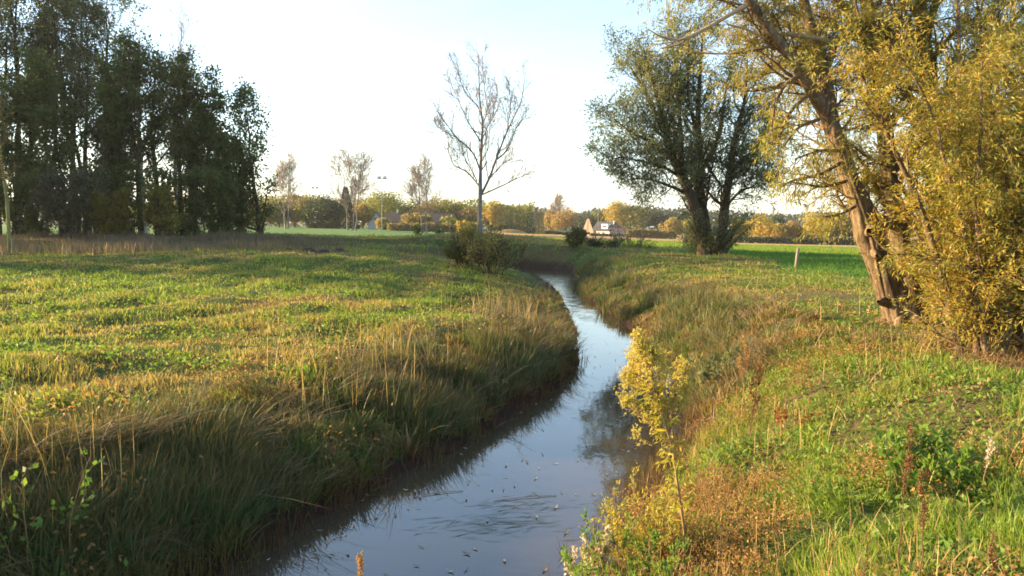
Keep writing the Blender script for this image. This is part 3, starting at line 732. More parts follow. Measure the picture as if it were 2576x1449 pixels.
# ================================================================== golden willow thicket at the right edge
def near_shrub(name, label, px0, px1, D0, D1, nst, Ht, seed, leafk, spread=.25, dense=1.):
    rg = np.random.default_rng(seed)
    cx = (W(px0, 800, D0)[0] + W(px1, 800, D1)[0]) / 2; cy = (D0 + D1) / 2
    r = root_empty(name, (cx, cy, gz(cx, cy)), label, 'shrub')
    st, tw, lv = Wood(), Wood(), Leaves()
    for i in range(nst):
        u = rg.random(); b = W(px0 + (px1 - px0) * u, 800, D0 + (D1 - D0) * rg.random()); b[2] = gz(b[0], b[1]) - .08
        h = Ht * (.65 + .5 * rg.random()); ln = rg.normal(size=2) * spread
        zz = np.linspace(0, 1, 14); wob = np.cumsum(rg.normal(size=(14, 2)) * .035, 0)
        P = np.stack([b[0] + ln[0] * h * zz ** 1.3 + wob[:, 0], b[1] + ln[1] * h * zz ** 1.3 + wob[:, 1], b[2] + h * zz], -1)[None]
        R = (.045 + .03 * rg.random()) * np.linspace(1, .2, 14)[None]
        st.add(P, R, 8, .1)
        P1, R1 = children(P, R, 26, .05, 1, .9, (.95, .25), 7, .35, .18, .4, .3, rng=rg); tw.add(P1, R1, 4)
        P2, R2 = children(P1, R1, 6, .15, 1, .8, (.5, .3), 5, -.1, .2, .5, .4, rng=rg); tw.add(P2, R2 + .001, 3)
        hh = P2[:, -1, 2] - b[2]; P2 = P2[hh > .10 + .35 * rg.random(len(hh))]
        p, d = leaves_on(P2, leafk, .045, .35, .55, .1, rg)
        z = .4 + .35 * (vnoise(p[:, 0] * 1.3, p[:, 2] * 1.3, 8) - .5) + rg.normal(size=len(p)) * .26
        lv.add(p, d, .062 + .045 * rg.random(len(p)), .013 + .008 * rg.random(len(p)), z, rg)
    fix([st.build('stems', M_WBARK, r), tw.build('twigs', M_TWIG, r), lv.build('crown', M_GOLD, r)], r)
near_shrub('willow_shrub', 'dense golden willow thicket with bare stems at its foot, right of the leaning trunk', 2415, 2820, 10.9, 12.8, 24, 3.9, 31, 36, .14)
near_shrub('willow_shrub', 'tall yellow willow growth behind the thicket, beside the third stem', 2345, 2790, 13.4, 16.5, 26, 6.0, 33, 34, .10)

# ================================================================== grey-green willow standing in shade, mid distance
def mid_willow():
    D = 45.0; rg = np.random.default_rng(41)
    S = [pl([(1777, 646, 30), (1765, 590, 28), (1751, 530, 27), (1718, 446, 24), (1693, 398, 20), (1676, 346, 16), (1663, 291, 13), (1648, 225, 9), (1622, 140, 5)], D, 18, -1.5),
         pl([(1712, 430, 16), (1713, 350, 13), (1709, 290, 11), (1708, 233, 9), (1698, 160, 6), (1688, 90, 3)], D, 14, 1.5),
         pl([(1785, 646, 30), (1778, 590, 26), (1770, 540, 24), (1762, 476, 22), (1760, 420, 20), (1758, 350, 17), (1756, 266, 13), (1762, 180, 9), (1768, 80, 4)], D + .4, 18, .5),
         pl([(1806, 646, 28), (1815, 590, 25), (1820, 545, 24), (1829, 476, 22), (1838, 425, 18), (1847, 360, 15), (1860, 306, 12), (1874, 250, 8), (1880, 150, 4)], D + .2, 18, -.8),
         pl([(1838, 435, 13), (1868, 402, 11), (1900, 375, 9), (1920, 335, 7), (1938, 300, 4)], D, 10, -1),
         pl([(1702, 415, 12), (1660, 372, 10), (1625, 350, 8), (1585, 330, 5), (1545, 300, 3)], D, 10, -2),
         pl([(1676, 346, 11), (1640, 270, 9), (1610, 210, 7), (1575, 150, 3)], D - .6, 10, 2),
         pl([(1762, 430, 12), (1795, 380, 10), (1815, 300, 8), (1830, 200, 4)], D + .4, 10, 2.5),
         pl([(1735, 490, 9), (1690, 470, 7), (1640, 452, 5), (1590, 450, 3)], D, 10, -2), pl([(1722, 455, 9), (1670, 420, 7), (1610, 405, 5), (1555, 395, 3)], D, 10, -3), pl([(1825, 520, 8), (1865, 480, 6), (1900, 470, 3)], D, 10, -2),
         pl([(1760, 350, 10), (1735, 270, 8), (1730, 180, 6), (1735, 75, 3)], D + .4, 10, -2.5)]
    b = S[2][0][0, 0]; r = root_empty('willow_tree', (b[0], b[1], gz(b[0], b[1])), 'big grey-green willow with three dark stems, in shade beyond the stream bend')
    tr, tw, lv = Wood(), Wood(), Leaves()
    for i, (P, R) in enumerate(S):
        if i in (0, 2, 3): P, R = flare(P, R, 1.2, .5)
        tr.add(P, R, 9, .12, i)
        big = i in (0, 2, 3)
        P1, R1 = children(P, R, 22 if big else 14, .2 if big else .1, 1, .85, (2.5, .4), 8, .7, .13, .4, .25, rng=rg); tw.add(P1, R1, 4)
        P2, R2 = children(P1, R1, 8, .12, 1, .7, (1.15, .35), 6, .5, .16, .5, .3, rng=rg); tw.add(P2, R2 + .003, 3)
        P3_, R3 = children(P2, R2, 4, .15, 1, .7, (.6, .3), 4, -.1, .2, .6, .4, rng=rg); tw.add(P3_, R3 + .002, 3)
        p, d = leaves_on(P3_, 7, .12, .2, .8, .1, rg)
        lv.add(p, d, .18 + .09 * rg.random(len(p)), .05 + .02 * rg.random(len(p)), vnoise(p[:, 0] * .8, p[:, 2] * .8, 5) * .7 + rg.random(len(p)) * .4 - .05, rg)
    # brushy sprouts round the foot
    for _ in range(85):
        a = rg.random() * 2 * PI; q = b + np.array([math.cos(a) * .75 * rg.random() ** .5, math.sin(a) * .7, 0]); q[2] = gz(q[0], q[1])
        dv = norm(np.array([math.cos(a) * .6 + rg.normal() * .25, math.sin(a) * .6, 1.])); L = .8 + 2.6 * rg.random()
        P = (q[None] + dv[None] * np.linspace(0, L, 6)[:, None] + np.cumsum(rg.normal(size=(6, 3)) * .05, 0))[None]
        tw.add(P, np.linspace(.018, .006, 6)[None], 3)
        P2, R2 = children(P, np.linspace(.018, .006, 6)[None], 6, .2, 1, .7, (.6, .3), 4, .2, .2, .6, .4, rng=rg); tw.add(P2, R2 + .002, 3)
        p, d = leaves_on(P2, 9, .14, .2, .8, .1, rg); lv.add(p, d, .16 + .08 * rg.random(len(p)), .045, rg.random(len(p)) * .5, rg)
    fix([tr.build('trunk', M_DBARK, r), tw.build('twigs', M_DBARK, r), lv.build('crown', M_WILLOW, r)], r)
mid_willow()

# ================================================================== bare poplar by the bend
def poplar():
    D = 70.0; rg = np.random.default_rng(51)
    T = pl([(1207, 592, 16), (1207, 560, 11.5), (1208, 488, 10.5), (1209, 413, 8), (1212, 351, 7), (1214, 310, 5.5), (1207, 253, 4), (1205, 200, 3), (1204, 137, 1.6)], D, 24)
    L = [([(1210, 490, 7), (1230, 450, 6.5), (1250, 396, 5.5), (1274, 334, 4.4), (1295, 290, 3.4), (1312, 252, 2.6), (1322, 181, 1.4)], -2),
         ([(1251, 400, 4), (1277, 375, 3.2), (1301, 317, 2.4), (1325, 290, 1.4)], -3), ([(1212, 490, 4), (1264, 467, 3), (1298, 450, 2.3), (1329, 437, 1.2)], 3),
         ([(1207, 470, 4), (1175, 433, 3.4), (1143, 416, 2.8), (1134, 396, 2), (1124, 372, 1.2)], 3), ([(1200, 456, 3.2), (1189, 433, 2.6), (1168, 396, 1.8), (1160, 385, 1.2)], -2),
         ([(1208, 430, 4.6), (1194, 392, 4), (1175, 368, 3.4), (1151, 348, 2.6), (1127, 317, 2), (1097, 276, 1.2)], -3), ([(1151, 348, 2.2), (1114, 328, 1.4), (1100, 318, 1)], 1),
         ([(1211, 358, 4), (1178, 307, 3.2), (1161, 270, 2.4), (1148, 242, 1.6), (1135, 215, 1)], 3), ([(1213, 300, 3.2), (1201, 266, 2.8), (1175, 239, 2.2), (1158, 201, 1.7), (1151, 157, 1)], -2),
         ([(1213, 316, 3.6), (1226, 276, 3), (1220, 235, 2.4), (1216, 191, 1.8), (1213, 140, 1)], 2), ([(1212, 354, 2.6), (1230, 310, 2), (1243, 276, 1.5), (1250, 230, 1)], 2),
         ([(1209, 413, 2.6), (1228, 370, 2.2), (1232, 320, 1.6), (1240, 290, 1)], -2.5), ([(1230, 452, 2.6), (1262, 415, 2), (1290, 400, 1.2)], 2.5), ([(1274, 334, 2.4), (1283, 280, 1.8), (1282, 225, 1)], 1.5)]
    r = root_empty('poplar_tree', (T[0][0, 0, 0], D, gz(T[0][0, 0, 0], D)), 'lone nearly leafless poplar with upswept limbs, standing where the stream bends')
    tr, tw, lv = Wood(), Wood(), Leaves()
    tr.add(*flare(*T, 1.2, .4), 10, .06)
    sets = [(T, 16, .3)]
    for p, dd in L:
        q = pl(p, D, 14, dd); tr.add(*q, 6); sets.append((q, 14, .1))
    for (P, R), m, t0 in sets:
        P1, R1 = children(P, R, m, t0, 1, .6, (1.9, .45), 7, .75, .12, .45, .35, rng=rg); tw.add(P1, np.maximum(R1, .016), 4)
        P2, R2 = children(P1, R1, 8, .15, 1, .6, (.9, .3), 5, .3, .15, .5, .5, rng=rg); tw.add(P2, np.maximum(R2, .011), 3)
        p, d = leaves_on(P2, 3, .05, .4, .8, .3, rg)
        k = rg.random(len(p)) < .25 + .6 * sstep(9, 15, p[:, 2]); lv.add(p[k], d[k], .11, .08, None, rg)
    fix([tr.build('trunk', M_PBARK, r), tw.build('twigs', M_PTWIG, r), lv.build('crown', M_DRYLEAF, r)], r)
poplar()

# ================================================================== generic trees
def tree(name, label, px, D, top, width, mat, kind='leafy', bark=M_DBARK, seed=0, leafn=9000, leaf=.2, base=.2, group=None, lean=0., stems=1, cat='tree', sparse=1., pale=False, gap=True):
    """kind: leafy (ascending branches), bare, cone, column, bush"""
    rg = np.random.default_rng(seed); g = at(px, D)
    H = W(px, top, D)[2] - g[2]; Wd = width / F * D
    r = root_empty(name, g, label, cat, group)
    tr, tw, lv = Wood(), Wood(), Leaves()
    def crown_r(t):   # radius of the crown against relative height
        if kind == 'cone': return Wd / 2 * np.clip(1.02 - t, 0, 1) * .95
        if kind == 'column': return Wd / 2 * np.clip(1.05 - t, 0, 1) ** .45
        if kind == 'bush': return Wd / 2 * np.sqrt(np.clip(1 - ((t - .35) / .66) ** 2, 0, 1))
        return Wd / 2 * np.clip(np.sin(PI * np.clip((t - base) / (1.03 - base), 0, 1) ** .72), 0, 1) ** .75
    n = 14
    for s in range(stems):
        off = np.array([rg.normal(), rg.normal(), 0]) * (.22 * Wd if stems > 1 else 0); off[2] = 0
        z = np.linspace(0, 1, n); wob = np.cumsum(rg.normal(size=(n, 2)) * H * .006, 0)
        hs = H * (1 - (.25 * rg.random() if s else 0))
        P = np.stack([off[0] * (.4 + z * .6) + wob[:, 0] + lean * H * z, off[1] * (.4 + z * .6) + wob[:, 1], hs * z], -1)[None]
        P[0, 0, 2] = -.2
        R = np.maximum((.018 * H / math.sqrt(stems)) * (1 - .93 * z) * (1 + .5 * np.exp(-z * 14)), .02)[None]
        tr.add(P, R, 7, .08, seed + s)
        if kind == 'cone' or kind == 'column': continue
        m = max(7, int((24 if kind != 'bush' else 12) / math.sqrt(stems)))
        L1 = Wd * (.95 if kind != 'bush' else .5)
        P1, R1 = children(P, R, m, base if kind != 'bush' else .05, .97, .8, (L1 * (.75 if stems > 1 else 1), .6), 8, .75, .12, .5, .2, rng=rg); tw.add(P1, np.maximum(R1, .012), 4)
        P2, R2 = children(P1, R1, 7, .15, 1, .65, (L1 * .42, .35), 6, .5, .15, .5, .3, rng=rg); tw.add(P2, np.maximum(R2, .00016 * D if kind == 'bare' else .009), 3)
        if kind == 'bare':
            P3_, R3 = children(P2, R2, 6, .2, 1, .6, (L1 * .2, .3), 4, .3, .15, .6, .4, rng=rg); tw.add(P3_, np.maximum(R3, .00012 * D), 3)
            p, d = leaves_on(P3_, 1, .05, .3, .8, .3, rg); k = rg.random(len(p)) < .35 * sparse; lv.add(p[k], d[k], leaf, leaf * .7, None, rg)
        else:
            per = max(1, int(leafn / stems / len(P2)))
            p, d = leaves_on(P2, per, leaf * 1.1, .3, 1, .1, rg)
            # gaps between leaf masses
            k = rg.random(len(p)) < sparse * (.8 if not gap else .10 + 1.3 * sstep(.38, .62, vnoise(p[:, 0] / Wd * 7 + seed, p[:, 2] / Wd * 7, seed) * .6 + .4 * vnoise(p[:, 1] / Wd * 7, p[:, 2] / Wd * 7, seed + 1)))
            p, d = p[k], d[k]
            lv.add(p, d, leaf * (.7 + .6 * rg.random(len(p))), leaf * .62, vnoise(p[:, 0] / Wd * 5, p[:, 2] / Wd * 5, seed + 4) * .6 + .4 * rg.random(len(p)), rg)
    if kind in ('cone', 'column'):
        t = rg.random(leafn) ** (1.3 if kind == 'cone' else 1.0) * (.97) + .02; a = rg.random(leafn) * 2 * PI
        rr = crown_r(t) * (.55 + .5 * np.sqrt(rg.random(leafn))) * (.8 + .4 * vnoise(a * 2.5, t * 11, seed))
        p = np.stack([np.cos(a) * rr, np.sin(a) * rr, t * H], -1); d = norm(np.stack([np.cos(a), np.sin(a), (-.3 if kind == 'cone' else 1.1) + 0 * a], -1) + rg.normal(size=(leafn, 3)) * .5)
        lv.add(p, d, leaf * (.7 + .6 * rg.random(leafn)), leaf * .6, vnoise(a * 1.5, t * 6, seed + 2) * .6 + .4 * rg.random(leafn), rg)
    tr.build('trunk', bark, r)
    if tw.n: tw.build('branches', M_PTWIG if pale else bark, r)
    if lv.co: lv.build('crown', mat, r)
    return r

def far_tree(name, label, px, D, top, width, mat, seed, n=1500, squash=1., group=None, trunk=.25, cat='tree', dx=0, leaf=.45):
    """crown of leaf clumps spread over a lumpy volume on a forked trunk"""
    rg = np.random.default_rng(seed); g = at(px, D, dx); H = max(1.2, W(px, top, D)[2] - g[2]); Wd = width / F * D
    r = root_empty(name, g, label, cat, group)
    tr, lv = Wood(), Leaves()
    nb = 16; cz = H * (1 + trunk) / 2; rz = H * (1 - trunk) / 2
    c = rg.normal(size=(nb, 3)); c = norm(c) * (rg.random((nb, 1)) ** .4) * .72
    c = c * np.array([Wd / 2, Wd / 2, rz]) + np.array([0, 0, cz])
    for q in c[:7]:
        P = np.array([[0, 0, -.2], [q[0] * .1, q[1] * .1, H * trunk * .9], [q[0] * .55, q[1] * .55, (q[2] + H * trunk) / 2], q])
        tr.add(resample(P, 8)[None], np.linspace(.016 * H, .02, 8)[None], 5)
    i = rg.integers(0, nb, n); s = (.16 + .16 * rg.random(nb))[i][:, None]
    o = norm(rg.normal(size=(n, 3))) * (.35 + .65 * rg.random((n, 1)) ** .5) * s * np.array([Wd, Wd, min(H * .9, Wd)]) * 1.05
    p = c[i] + o; k = (p[:, 2] > H * trunk * .5) & (p[:, 2] < H * 1.02); p = p[k]; o = o[k]; i = i[k]
    d = norm(rg.normal(size=p.shape) + np.array([0, 0, .2])); sz = leaf * (.6 + .8 * rg.random(len(p)))
    tone = rg.random(nb)
    lv.add(p, d, sz * 1.3, sz, tone[i] * .65 + .35 * rg.random(len(p)), rg, nrm=norm(o) * .9)
    tr.build('trunk', M_DBARK, r); lv.build('crown', mat, r)
    return r
# ================================================================== wood on the left
WOOD = 'trees of the dark wood on the left'
def wood():
    n = [0]
    def t(px, D, top, w, mat, label, **k):
        n[0] += 1; return tree(k.pop('name', 'broadleaf_tree'), label, px, D, top, w, mat, seed=k.pop('seed', 100 + n[0]), group=k.pop('group', WOOD), **k)
    # tall thin-crowned ones reaching out of the picture
    for px, D, top, w, lab in ((215, 69, -100, 180, 'see-through tree with forked upright stems, between the tallest one and the rounded crown'), (-40, 66, -90, 190, 'tall thin-crowned tree cut by the left picture edge, leaning over the dark wood'), (70, 68, -130, 170, 'tall see-through tree with upright stems, second from the left edge'),
                               (165, 67, -110, 170, 'tallest see-through tree with many upright stems, over the dark wood'), (262, 68, -75, 225, 'tall see-through tree with rounded crown, last of the high ones before open sky')):
        t(px, D, top, w, M_WILLOW, lab, leafn=22000, leaf=.2, base=.38, stems=3, sparse=.75)
    for px, D, top, w, lab in ((20, 60, 250, 150, 'dark leafy tree at the left edge behind the staked sapling'), (105, 62, 200, 140, 'dense dark tree under the tall see-through ones, near the left edge'), (190, 61, 175, 140, 'dense dark green tree in front of the tallest thin-crowned tree'),
                               (265, 63, 165, 110, 'dark green tree with yellowish top beneath the rounded high crown'), (310, 64, 240, 90, 'narrow dark tree between the leafy mass and the slender trunks')):
        t(px, D, top, w, M_DLEAF if px != 265 else M_OLIVE, lab, leafn=14500, leaf=.24, base=.25, stems=2)
    for px, D, top, w, lab in ((350, 63, 128, 125, 'slender dark tree with pointed top, first of three side by side'), (402, 64, 140, 125, 'slender dark tree with pointed top, middle of three side by side'), (450, 63, 158, 125, 'slender dark tree with bare lower trunk, last of three side by side')):
        t(px, D, top, w, M_DLEAF, lab, leafn=8500, leaf=.23, base=.42, sparse=.85)
    for px, D, top, w, mat, lab in ((500, 62, 185, 125, M_OLIVE, 'olive-topped dark tree with forked trunk near the end of the wood'), (538, 63, 205, 95, M_DLEAF, 'dark tree with sloping outer crown at the right end of the wood'), (570, 62, 330, 70, M_DLEAF, 'low dark tree at the foot of the sloping crown, next to the leaning tree')):
        t(px, D, top, w, mat, lab, leafn=13000, leaf=.24, base=.36, stems=2)
    t(660, 64, 252, 112, M_DLEAF, 'small airy tree with a leaning dark trunk, standing just clear of the wood', leafn=7500, leaf=.24, base=.14, sparse=.9, lean=-.03, seed=777, gap=False, name='leaning_tree', group=None)
    t(362, 92, 75, 90, M_DRYLEAF, 'bare pale tree top showing above the three slender trees', kind='bare', bark=M_PBARK, leaf=.2, base=.3, name='bare_tree', group=None, pale=True)
    t(482, 92, 42, 120, M_DRYLEAF, 'tall bare tree with twiggy top rising behind the olive-topped tree', kind='bare', bark=M_PBARK, leaf=.2, base=.3, name='bare_tree', group=None, stems=2, pale=True)
    # bushes along the foot of the wood
    G = 'bushes along the foot of the wood'
    for i, (px, D, top, w, mat, lab) in enumerate(((-10, 57, 420, 150, M_DLEAF, 'black-green bush at the left edge behind the staked sapling'), (80, 58, 430, 130, M_DLEAF, 'black-green bush to the left of the greyish bush'), (165, 55, 448, 180, M_GREYSH, 'broad greyish half-bare bush in front of the wood'),
            (245, 58, 420, 120, M_DLEAF, 'dark bush between the greyish bush and the yellowing ones'), (285, 56, 500, 84, M_YELLOW, 'small yellowing bush, left one of a pair'), (385, 56, 482, 130, M_YELLOW, 'wide yellowing bush, right one of a pair'), (330, 60, 410, 120, M_DLEAF, 'dark undergrowth bush under the first slender tree'),
            (430, 60, 415, 120, M_DLEAF, 'dark undergrowth bush behind the wide yellowing bush'), (500, 59, 440, 110, M_DLEAF, 'dark bush between bare trunks beneath the olive-topped tree'), (560, 60, 440, 90, M_DLEAF, 'dark bush at the open end of the wood'), (612, 61, 478, 64, M_OLIVE, 'low olive bush beside the leaning tree'))):
        tree('bush', lab, px, D, top, w, mat, 'bush', seed=200 + i, leafn=6500, leaf=.2, stems=4, cat='bush', group=G, base=.05)
    # trees of the same wood outside the picture, whose shade falls across the meadow
    for i, (x, y, h) in enumerate(((-48, 60, 1.0), (-55, 54, 1.1), (-60, 62, 1.15), (-66, 56, 1.1), (-74, 62, 1.15), (-52, 68, 1.1), (-62, 72, 1.2), (-57, 44, .8), (-63, 38, .85), (-52, 36, .62), (-70, 48, 1.0), (-58, 77, 1.2), (-66, 82, 1.2), (-76, 76, 1.2), (-84, 84, 1.25), (-64, 92, 1.2))):
        src = [o for o in bpy.data.objects if o.get('label', '').startswith('tall see-through tree with rounded crown')][0]
        c = src.copy(); COL.objects.link(c); c.location = (x, y, gz(x, y)); c.rotation_euler = (0, 0, i * 1.3); c.scale = (h * 1.15, h * 1.15, h)
        c['label'] = 'tree of the wood standing beyond the left edge of the view'
        for ch in src.children:
            k = ch.copy(); COL.objects.link(k); k.parent = c
wood()

def sapling():
    D = 45.5; rg = np.random.default_rng(61)
    P, R = pl([(24, 618, 10), (21, 560, 9), (17, 500, 8), (9, 445, 6.5), (2, 390, 5), (-3, 330, 3.5), (-6, 280, 2)], D, 16)
    b = P[0, 0]; b[2] = gz(b[0], b[1])
    r = root_empty('sapling_tree', b, 'young pale-stemmed sapling tied to a stake at the left picture edge')
    tr, tw, lv = Wood(), Wood(), Leaves(); tr.add(P, R, 8, .05)
    P1, R1 = children(P, R, 16, .4, 1, .7, (1.5, .4), 7, .5, .14, .5, .3, rng=rg); tw.add(P1, np.maximum(R1, .01), 4)
    P2, R2 = children(P1, R1, 6, .2, 1, .7, (.7, .3), 5, .2, .16, .5, .4, rng=rg); tw.add(P2, np.maximum(R2, .007), 3)
    p, d = leaves_on(P2, 7, .08, .3, .9, .2, rg); lv.add(p, d, .14, .09, None, rg)
    fix([tr.build('trunk', bark_mat('sapling_bark', [(.10, .10, .03), (.17, .17, .05), (.26, .24, .10)], (6, 6, 2)), r), tw.build('branches', M_TWIG, r), lv.build('crown', M_OLIVE, r)], r)
    s = Wood(); q = W(31, 618, 45.2); q[2] = gz(q[0], q[1])
    s.add(np.array([[q + [0, 0, -.2], q + [0, 0, .9]]])[0], np.array([.05, .045]), 8)
    o = tag(s.build('stake', solid_mat('stake_wood', [(.18, .13, .09), (.30, .22, .15)], 8), None, False), 'short pale wooden stake beside the young sapling at the left edge', 'stake')
sapling()

M_BROWNO = leaf_mat('brownish_willow_leaf', [(0, (.17, .13, .055)), (.5, (.16, .16, .055)), (1, (.24, .21, .06))], .5)
# ================================================================== shrubs and small plants by the stream bend
def bend():
    G = 'shrubs round the stream bend'
    for i, (px, D, top, w, mat, n, lf, st, lab) in enumerate(((1192, 41, 575, 135, M_BROWNO, 5600, .11, 6, 'tall loose willow bush with yellow top, in front of the bare poplar'), (1240, 39, 626, 190, M_BROWNO, 6000, .10, 9, 'low brushy willow bush spilling over the left bank at the bend'), (1158, 40, 640, 110, M_OLIVE, 4500, .10, 5, 'small olive bush, left flank of the bush pair at the bend'),
            (1458, 58, 590, 70, M_OLIVE, 4600, .14, 6, 'rounded dark bush on the far bank, right of the stream bend'), (1512, 60, 617, 60, M_GREYSH, 2600, .13, 5, 'smaller twiggy bush leaning on the rounded one across the bend'), (1580, 61, 630, 110, M_DLEAF, 2600, .13, 7, 'low dark scrub strip right of the two bushes on the far bank'),
            (1052, 84, 575, 22, M_DLEAF, 900, .16, 3, 'tiny dark bush in the grass, left of the poplar'), (1105, 80, 580, 20, M_DLEAF, 900, .16, 3, 'tiny dark bush in the grass, close to the pale fence post'), (1270, 64, 620, 36, M_DLEAF, 900, .14, 3, 'small loose bush in the grass, right of the poplar foot'))):
        tree('bush', lab, px, D, top, w, mat, 'bush', seed=300 + i, leafn=n, leaf=lf, stems=st, cat='bush', group=G, base=.03, sparse=1.0)
bend()

# ================================================================== far trees
def far():
    G = 'far trees along the edge of the fields'
    rows = [  # px, D, top, width, material, label
        (665, 225, 505, 60, M_FBROWN, 'brown-green far tree right behind the leaning tree trunk'), (703, 228, 497, 66, M_FGREEN, 'olive far tree with gold specks, left end of the far row'), (742, 230, 494, 62, M_FBROWN, 'brownish gold far tree under a bare pale crown'), (775, 226, 488, 56, M_FGREEN, 'olive-gold far tree left of the darkest one'),
        (812, 224, 490, 74, M_FDARK, 'darkest rounded far tree left of the spruce'), (845, 232, 505, 44, M_FBROWN, 'small brown far tree squeezed beside the spruce'), (912, 236, 512, 52, M_FORANGE, 'rust-brown far tree between spruce and big green dome'), (955, 262, 484, 116, M_FGREEN, 'big green dome-shaped far tree behind the floodlight mast'),
        (1020, 268, 516, 56, M_FDARK, 'dark far tree right of the big green dome'), (1066, 258, 506, 64, M_FORANGE, 'orange far tree below the bare twiggy tree'), (1112, 266, 497, 76, M_FGREEN, 'gold-green dome-shaped far tree above the long roof'), (1150, 270, 512, 56, M_FDARK, 'dark far tree above the right end of the long roof'), (1182, 262, 516, 44, M_FBROWN, 'brown far tree just left of the poplar trunk'),
        (1234, 300, 500, 52, M_FGOLD, 'golden birch-like far tree just right of the poplar trunk'), (1290, 345, 520, 66, M_FDARK, 'dark broad far tree behind the open shed'), (1388, 385, 530, 40, M_FORANGE, 'orange far tree under a bare pale top'), (1418, 380, 526, 60, M_FORANGE, 'wide orange far tree right of the gold column'), (1448, 395, 540, 44, M_FDARK, 'dark far tree left of the farmhouse gable'),
        (1484, 372, 540, 50, M_FDARK, 'dark far tree behind the farmhouse gable'), (1512, 372, 534, 46, M_FGREEN, 'olive far tree behind the farmhouse roof'), (1552, 362, 506, 64, M_FGOLD, 'golden far tree towering over the farmhouse dormer'), (1596, 360, 512, 68, M_FGREEN, 'gold-green round far tree right of the tall golden one'), (1640, 380, 526, 66, M_FDARK, 'dark far tree mass left of the grey willow'), (1690, 330, 545, 46, M_FORANGE, 'orange-leaved far tree half behind the grey willow'), (1690, 380, 528, 60, M_FDARK, 'dark far tree behind the orange one'),
        (1752, 300, 545, 56, M_FGREEN, 'green far tree seen between the grey willow stems'), (1865, 246, 548, 50, M_FGREEN, 'olive far tree emerging right of the grey willow'), (1912, 240, 538, 56, M_FGOLD, 'yellow far tree left of the distant tower'), (1950, 262, 536, 48, M_FDARK, 'dark-topped far tree in front of the distant tower'), (1948, 236, 556, 48, M_FGOLD, 'low yellow-green far tree below the tower'), (1990, 236, 558, 40, M_FORANGE, 'pinkish orange far tree right of the tower'), (2022, 240, 562, 40, M_FGREEN, 'low green-gold far tree beside the pinkish one'),
        (2058, 232, 528, 58, M_FGOLD, 'tall gold-brown far tree left of the willow trunk'), (2098, 228, 532, 66, M_FGREEN, 'dark green far tree with visible trunk by the willow trunk'), (2140, 232, 540, 56, M_FBROWN, 'brown far tree right behind the leaning willow trunk'), (2200, 232, 535, 70, M_FGREEN, 'green far tree hidden mostly by the leaning willow trunk'), (2270, 236, 540, 70, M_FGOLD, 'golden far tree glimpsed through the willow leaves'), (2350, 236, 545, 80, M_FGREEN, 'green far tree behind the second willow stem'), (2440, 240, 540, 80, M_FBROWN, 'brown far tree behind the golden thicket'), (2530, 240, 545, 80, M_FGREEN, 'green far tree behind the thicket at the right edge')]
    rows += [(1048, 214, 537, 62, M_FBROWN, 'brown-gold bushy tree in front of the long roof, under the fan-shaped bare tree'), (968, 214, 549, 34, M_FORANGE, 'small orange tree against the right side of the white gable'), (1128, 212, 545, 40, M_FGREEN, 'small olive tree before the right end of the long roof')]
    for i, (px, D, top, w, mat, lab) in enumerate(rows):
        far_tree('broadleaf_tree', lab, px, D, top, w * 1.3, mat, 400 + i, n=int(1600 + w * 34), leaf=.40 if D < 280 else .55, group=G, trunk=.12)
    tree('spruce_tree', 'conical dark spruce standing in the far tree row, left of the green dome', 870, 226, 470, 62, M_FDARK, 'cone', seed=450, leafn=2600, leaf=.6, group=G)
    tree('cypress_tree', 'narrow dark conifer column in the middle distance, right of the open shed', 1333, 312, 516, 24, M_FDARK, 'cone', seed=451, leafn=1800, leaf=.6, group=G)
    tree('columnar_tree', 'little yellow columnar tree left of the dark conifer', 1308, 306, 546, 17, M_FGOLD, 'column', seed=452, leafn=900, leaf=.5, group=G)
    tree('columnar_tree', 'orange-gold columnar tree right of the dark conifer', 1356, 312, 535, 26, M_FGOLD, 'column', seed=453, leafn=1500, leaf=.5, group=G)
    B = 'bare trees in front of the far row'
    for i, (px, D, top, w, s, st, lab) in enumerate(((724, 150, 420, 84, 71, 2, 'bare upswept tree nearest the wood, in front of the far tree row'), (884, 150, 406, 94, 72, 3, 'bare tree with three pale plumes, behind the spruce'), (1070, 150, 411, 84, 73, 2, 'bare fan-shaped tree with dry leaves, left of the poplar'))):
        tree('bare_tree', lab, px, D, top, w, M_DRYLEAF, 'bare', M_PBARK, seed=s, leaf=.22, base=.25, group=B, stems=st, pale=True, sparse=1.3)
    tree('bare_tree', 'pale leafless treetop rising over the wide orange tree', 1402, 390, 512, 44, M_DRYLEAF, 'bare', M_PBARK, seed=74, leaf=.4, base=.3, pale=True, sparse=1.5)
    # hedges
    def hedge(lab, px0, px1, D, hpx, mat, seed, dep=1.4, n=1800, leaf=.35):
        rg = np.random.default_rng(seed); a, b = at(px0, D), at(px1, D); H = hpx / F * D
        o = root_empty('hedge', (a + b) / 2, lab, 'hedge', 'hedges at the far edge of the fields'); lv = Leaves()
        n = int(n); u = rg.random(n); p = a + (b - a) * u[:, None]
        hh = H * (.8 + .35 * vnoise(u * 14 + seed, u * 0, seed))
        p[:, 1] += rg.normal(size=n) * dep * .4; p[:, 2] = a[2] + (b - a)[2] * u + rg.random(n) ** .8 * hh
        lv.add(p, norm(rg.normal(size=(n, 3)) + [0, 0, .3]), leaf * 1.4, leaf, vnoise(u * 20, p[:, 2], 3) * .6 + .4 * rg.random(n), rg)
        st = Wood(); us = np.linspace(.03, .97, max(4, int(np.linalg.norm(b - a) / 1.5)))
        P = (a + (b - a) * us[:, None])[:, None, :] + np.array([0, 0, 1.]) * (np.linspace(-.1, .85, 4) * H)[None, :, None]
        st.add(P, np.full((len(us), 4), .04), 4)
        fix([lv.build('foliage', mat, o), st.build('stems', M_DBARK, o)], o)
